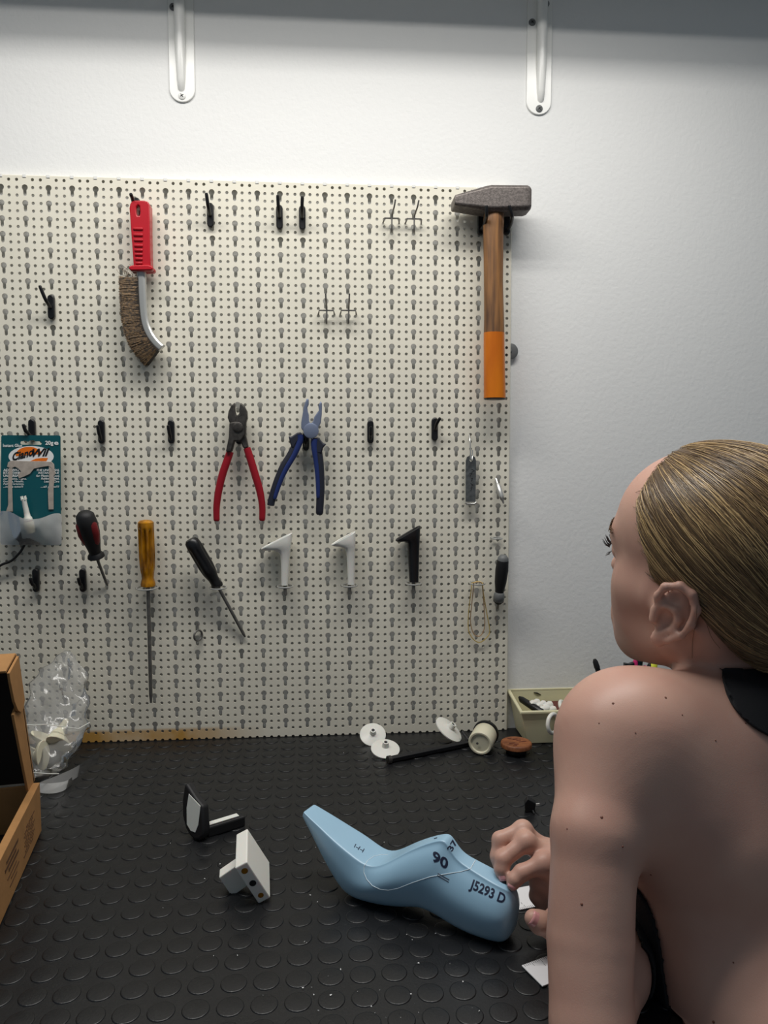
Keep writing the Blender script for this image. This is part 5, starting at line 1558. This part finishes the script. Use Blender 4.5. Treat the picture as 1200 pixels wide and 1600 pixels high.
# ---- hair: combed-back cap, strands and low bun
BUN = H(-.118, -.004, -.030)
hf = Field()
hf.ell(H(-.010,0,.050), HR, [.1055*HS,.0825*HS,.0862*HS], .01)
hf.ell(H(.030,0,.062), HR, [.058*HS,.064*HS,.053*HS], .03)
hf.ell(H(-.055,0,-.005), HR, [.052*HS,.062*HS,.055*HS], .03)
hf.ell(BUN, HR, [.034*HS,.036*HS,.034*HS], .015)
lo, hi = bounds([H(.1,0,0), H(-.16,0,0), H(0,.08,0), H(0,-.08,0), H(0,0,.135), H(-.1,0,-.08)], .02)
hh_ = .0026
D, o = hf.eval(lo, hi, hh_)
n = D.shape
G = np.stack(np.meshgrid(*[o[i] + hh_*np.arange(n[i]) for i in range(3)], indexing='ij'), -1) - V3(HO)
ga = (G @ V3(HF))/HS; gb = np.abs(G @ V3(HL))/HS; gc_ = (G @ V3(HU))/HS
def smax(a, b, k):
    h = np.maximum(k - np.abs(a-b), 0)/k; return np.maximum(a, b) + h*h*k/4
# hairline: behind a slanting line over the forehead and temple, above a line behind the ear
front = (ga - (.012 + .62*np.clip(gc_ - .015, -.03, .065) - .0*np.clip(gc_ - .058, 0, .06) + .006*np.exp(-((gc_ - .020)/.012)**2)))*.8
under = ((.014 + .95*(ga + .012)) - gc_)*.7
under = np.where(ga > -.012, .012 - gc_ , under)
D2 = smax(smax(D, front, .006), under, .006).astype(np.float32)
V, F = nets(D2, o, hh_); V = relax(V, F, 4)
person_hair = to_mesh('hair', [(V, F)], 'hair_dark', person)
HB_ = BVHTree.FromPolygons([tuple(p) for p in V.tolist()], [tuple(q) for q in F.tolist()])
random.seed(77); rs = np.random.RandomState(7)
def strand(start, steps, lift, wob):
    p = Vector(start); out = []
    for i in range(steps):
        to = BUN - p
        if to.length < .030: break
        h_ = HB_.find_nearest(p)
        if h_[0] is None: break
        nrm = (h_[0] - H(-.01,0,.045)).normalized()
        # the combing direction: to the bun, bent over the crown
        t = to.normalized(); t = (t - nrm*t.dot(nrm)).normalized()
        out.append(h_[0] + nrm*lift)
        p = h_[0] + t*.010 + Vector((random.gauss(0,wob), random.gauss(0,wob), random.gauss(0,wob)))
    return out
sets = {'hair_dark': [], 'hair_mid': [], 'hair_blond': []}
mbs = {k: MB() for k in sets}
idxs = rs.choice(len(V), min(len(V), 6000), replace=False)
for q, i in enumerate(idxs):
    p = Vector(V[i].tolist())
    st = strand(p, random.randint(5, 22), random.uniform(.0004, .0018), .0006)
    if len(st) < 3: continue
    rel = p - HO; c = rel.dot(HU)/HS
    x = random.random()
    top = c > .075  # crown gets more blond strands: the lamp's golden sheen put into colour
    key = 'hair_blond' if x < (.34 if top else .10) else ('hair_mid' if x < .68 else 'hair_dark')
    r = random.uniform(.00016, .00045); m_ = len(st)
    rr = [r*min(1, .25 + 3*min(k, m_-1-k)/m_) for k in range(m_)]
    mbs[key].tube(st, rr, 4, cap=False)
edge = []                                             # fine baby hairs soften the hairline
for i in range(len(V)):
    rel = (V[i] - V3(HO)); a_ = rel @ V3(HF)/HS; c_ = rel @ V3(HU)/HS; b_ = rel @ V3(HL)/HS
    lim = .012 + .62*min(max(c_ - .015, -.03), .065) + .006*math.exp(-((c_ - .020)/.012)**2)
    if a_ > lim - .006 and b_ > -.03: edge.append(i)
for q in range(420):
    p = Vector(V[random.choice(edge)].tolist())
    f_ = p + HF*random.uniform(.002, .012) - HU*random.uniform(-.004,.006)
    h_ = BB.find_nearest(f_)
    if h_[0] is None: continue
    g_ = HB_.find_nearest(p - HF*.012 - HU*.004)
    n_ = (h_[0]-HO).normalized()
    mbs['hair_mid' if q % 3 else 'hair_dark'].tube([h_[0] - n_*.0003, h_[0].lerp(g_[0], .5) + n_*.0014, g_[0] + n_*.0006], [.00012,.0003,.0003], 4, cap=False)
for pts in ([(1088,945,.0),(1086,970,.0),(1084,1000,.0),(1083,1028,.0)], [(1098,930,0),(1103,965,0),(1112,995,0),(1125,1012,0)], [(1030,745,0),(1068,745,0),(1090,775,0)]):
    st = []
    for x, y, _ in pts:
        c, nn = on_body(x, y)
        if c is not None: st.append(c + nn*.0015)
    if len(st) > 2: mbs['hair_dark'].tube(smooth_path(st, 4), .0002, 4, cap=False)
for k, mb in mbs.items():
    if mb.v:
        so = obj('hair_strands', mb, k, person_hair, fix=False, angle=180); so['kind'] = 'stuff'

# ---- black top: neck strap over the right of the back, and the front panel past the ribs
def shell(name, fun, edge, lift, m):
    # cloth lying on the skin where fun > 0; the hem is pulled straight onto fun = 0 along edge
    vs = parts[0][0]; Fs = parts[0][1]
    f = fun(vs)
    F = Fs[(f[Fs] > 0).any(1) & (f[Fs] > -.02).all(1)]
    lab = np.arange(len(vs))                     # keep the largest connected piece only
    for _ in range(400):
        m_ = lab[F].min(1); new = lab.copy()
        for i in range(4): np.minimum.at(new, F[:, i], m_)
        if (new == lab).all(): break
        lab = new
    ids, cn = np.unique(lab[F[:, 0]], return_counts=True); F = F[lab[F[:, 0]] == ids[cn.argmax()]]
    used = np.unique(F); mp = -np.ones(len(vs), int); mp[used] = np.arange(len(used))
    tri = vs[Fs]; fn = np.cross(tri[:,2]-tri[:,0], tri[:,3]-tri[:,1]); nr = np.zeros_like(vs)
    for i in range(4): np.add.at(nr, Fs[:, i], fn)
    nr /= np.maximum(np.linalg.norm(nr, axis=1), 1e-12)[:, None]
    P_ = vs[used] + nr[used]*lift + np.where(f[used] < 0, -f[used], 0)[:, None]*V3(edge)
    o = to_mesh(name, [(P_, mp[F])], m, person)
    s = o.modifiers.new('solid', 'SOLIDIFY'); s.thickness = .0022; s.offset = 1
    return o
camC = np.array(CAM_C); cR, cU, cF = (np.array(v) for v in (CAM_R, CAM_U, CAM_F))
q1 = on_body(1130, 1074)[0] or dp(1128, 1066, .68)
q3 = on_body(1197, 1150)[0] or dp(1204, 1160, .64)
nrm1 = lat*1.0
# strap edge: a plane holding the strap line and the inward direction
e1 = (Vector(q3) - Vector(q1)).normalized(); pn = e1.cross(inw).normalized(); pn = pn if pn.dot(lat) < 0 else -pn
bow = inw.cross(e1)
def strap_fun(v):
    rel = v - V3(Vector(q1)); d = rel @ V3(pn); s_ = rel @ V3(e1); L_ = (Vector(q3)-Vector(q1)).length
    f = d + .010*np.clip(1 - ((s_/L_ - .5)*2)**2, -1.5, 1)
    return np.where((v[:,2] < NB.z + .09) & (wb_ < .004), f, -1)
shell('top_back', strap_fun, pn, .0015, 'black_cloth')
fT = Field(); fT.p = [p for p in fld.p if p[0] == 'c' and (p[6] is not None and abs(p[7]-.75) < .06)] + RIBS
lo_t, hi_t = parts[0][0].min(0) - .02, parts[0][0].max(0) + .02
DT, oT = fT.eval(lo_t, hi_t, .006)
wt_ = who(parts[0][0], DT, oT, .006)
def front_fun(v):
    n = (v - V3(S2)) @ V3(inw); f = n - (.050 + np.maximum(0, v[:,2] - .885)*1.1)
    return np.where((wt_ < .016) & (v[:,2] < 1.0), f, -1)
shell('top_front', front_fun, inw, .0015, 'black_cloth')

# ---- trousers and the stool below the worktop
PV = Vector((C4.x, C4.y - .02, .545))
ft = Field()
ft.cap(C4 + Vector((0,0,.035)), PV, .088, .105, .04, ax=lat, sc=.72)
for sg in (-1, 1):
    hip = PV + Vector((sg*.085, .03, -.01)); knee = Vector((PV.x + sg*.12, Y_FRONT + .18, .50)); ank = Vector((PV.x + sg*.13, Y_FRONT + .10, .075))
    ft.cap(hip, knee, .082, .058, .05); ft.chain([knee, ank], [.056, .042], .02)
    ft.cap(ank + Vector((0,-.02,-.04)), ank + Vector((0,.15,-.045)), .030, .026, .02)
lo, hi = bounds([C4 + Vector((0,0,.06)), PV, Vector((PV.x - .13, Y_FRONT + .26, .03)), Vector((PV.x + .13, Y_FRONT + .26, .03))], .13)
lo[2] = .002
D, o = ft.eval(lo, hi, .008); V, F = nets(D, o, .008); V = relax(V, F, 4); V[:,2] = np.maximum(V[:,2], .003)
to_mesh('trousers', [(V, F)], 'black_cloth', person)
stl = thing('stool', Vector((PV.x, PV.y, 0)), 'round black stool under the seated person, below the worktop', 'stool')
obj('seat', MB().lathe(Vector((PV.x, PV.y - .01, .395)), (0,0,1), [(0,.15),(.005,.17),(.035,.175),(.045,.165)], 36), 'black_matte', stl)
obj('column', MB().lathe(Vector((PV.x, PV.y - .01, .06)), (0,0,1), [(0,.03),(.05,.025),(.335,.022)], 20), 'dull_steel', stl)
for k in range(5):
    a = k*2*math.pi/5 + .3
    obj('foot', MB().tube([(PV.x, PV.y - .01, .08), (PV.x + .13*math.cos(a), PV.y - .01 + .13*math.sin(a), .05), (PV.x + .24*math.cos(a), PV.y - .01 + .24*math.sin(a), .02)], [.02,.016,.014], 10), 'black_matte', stl)
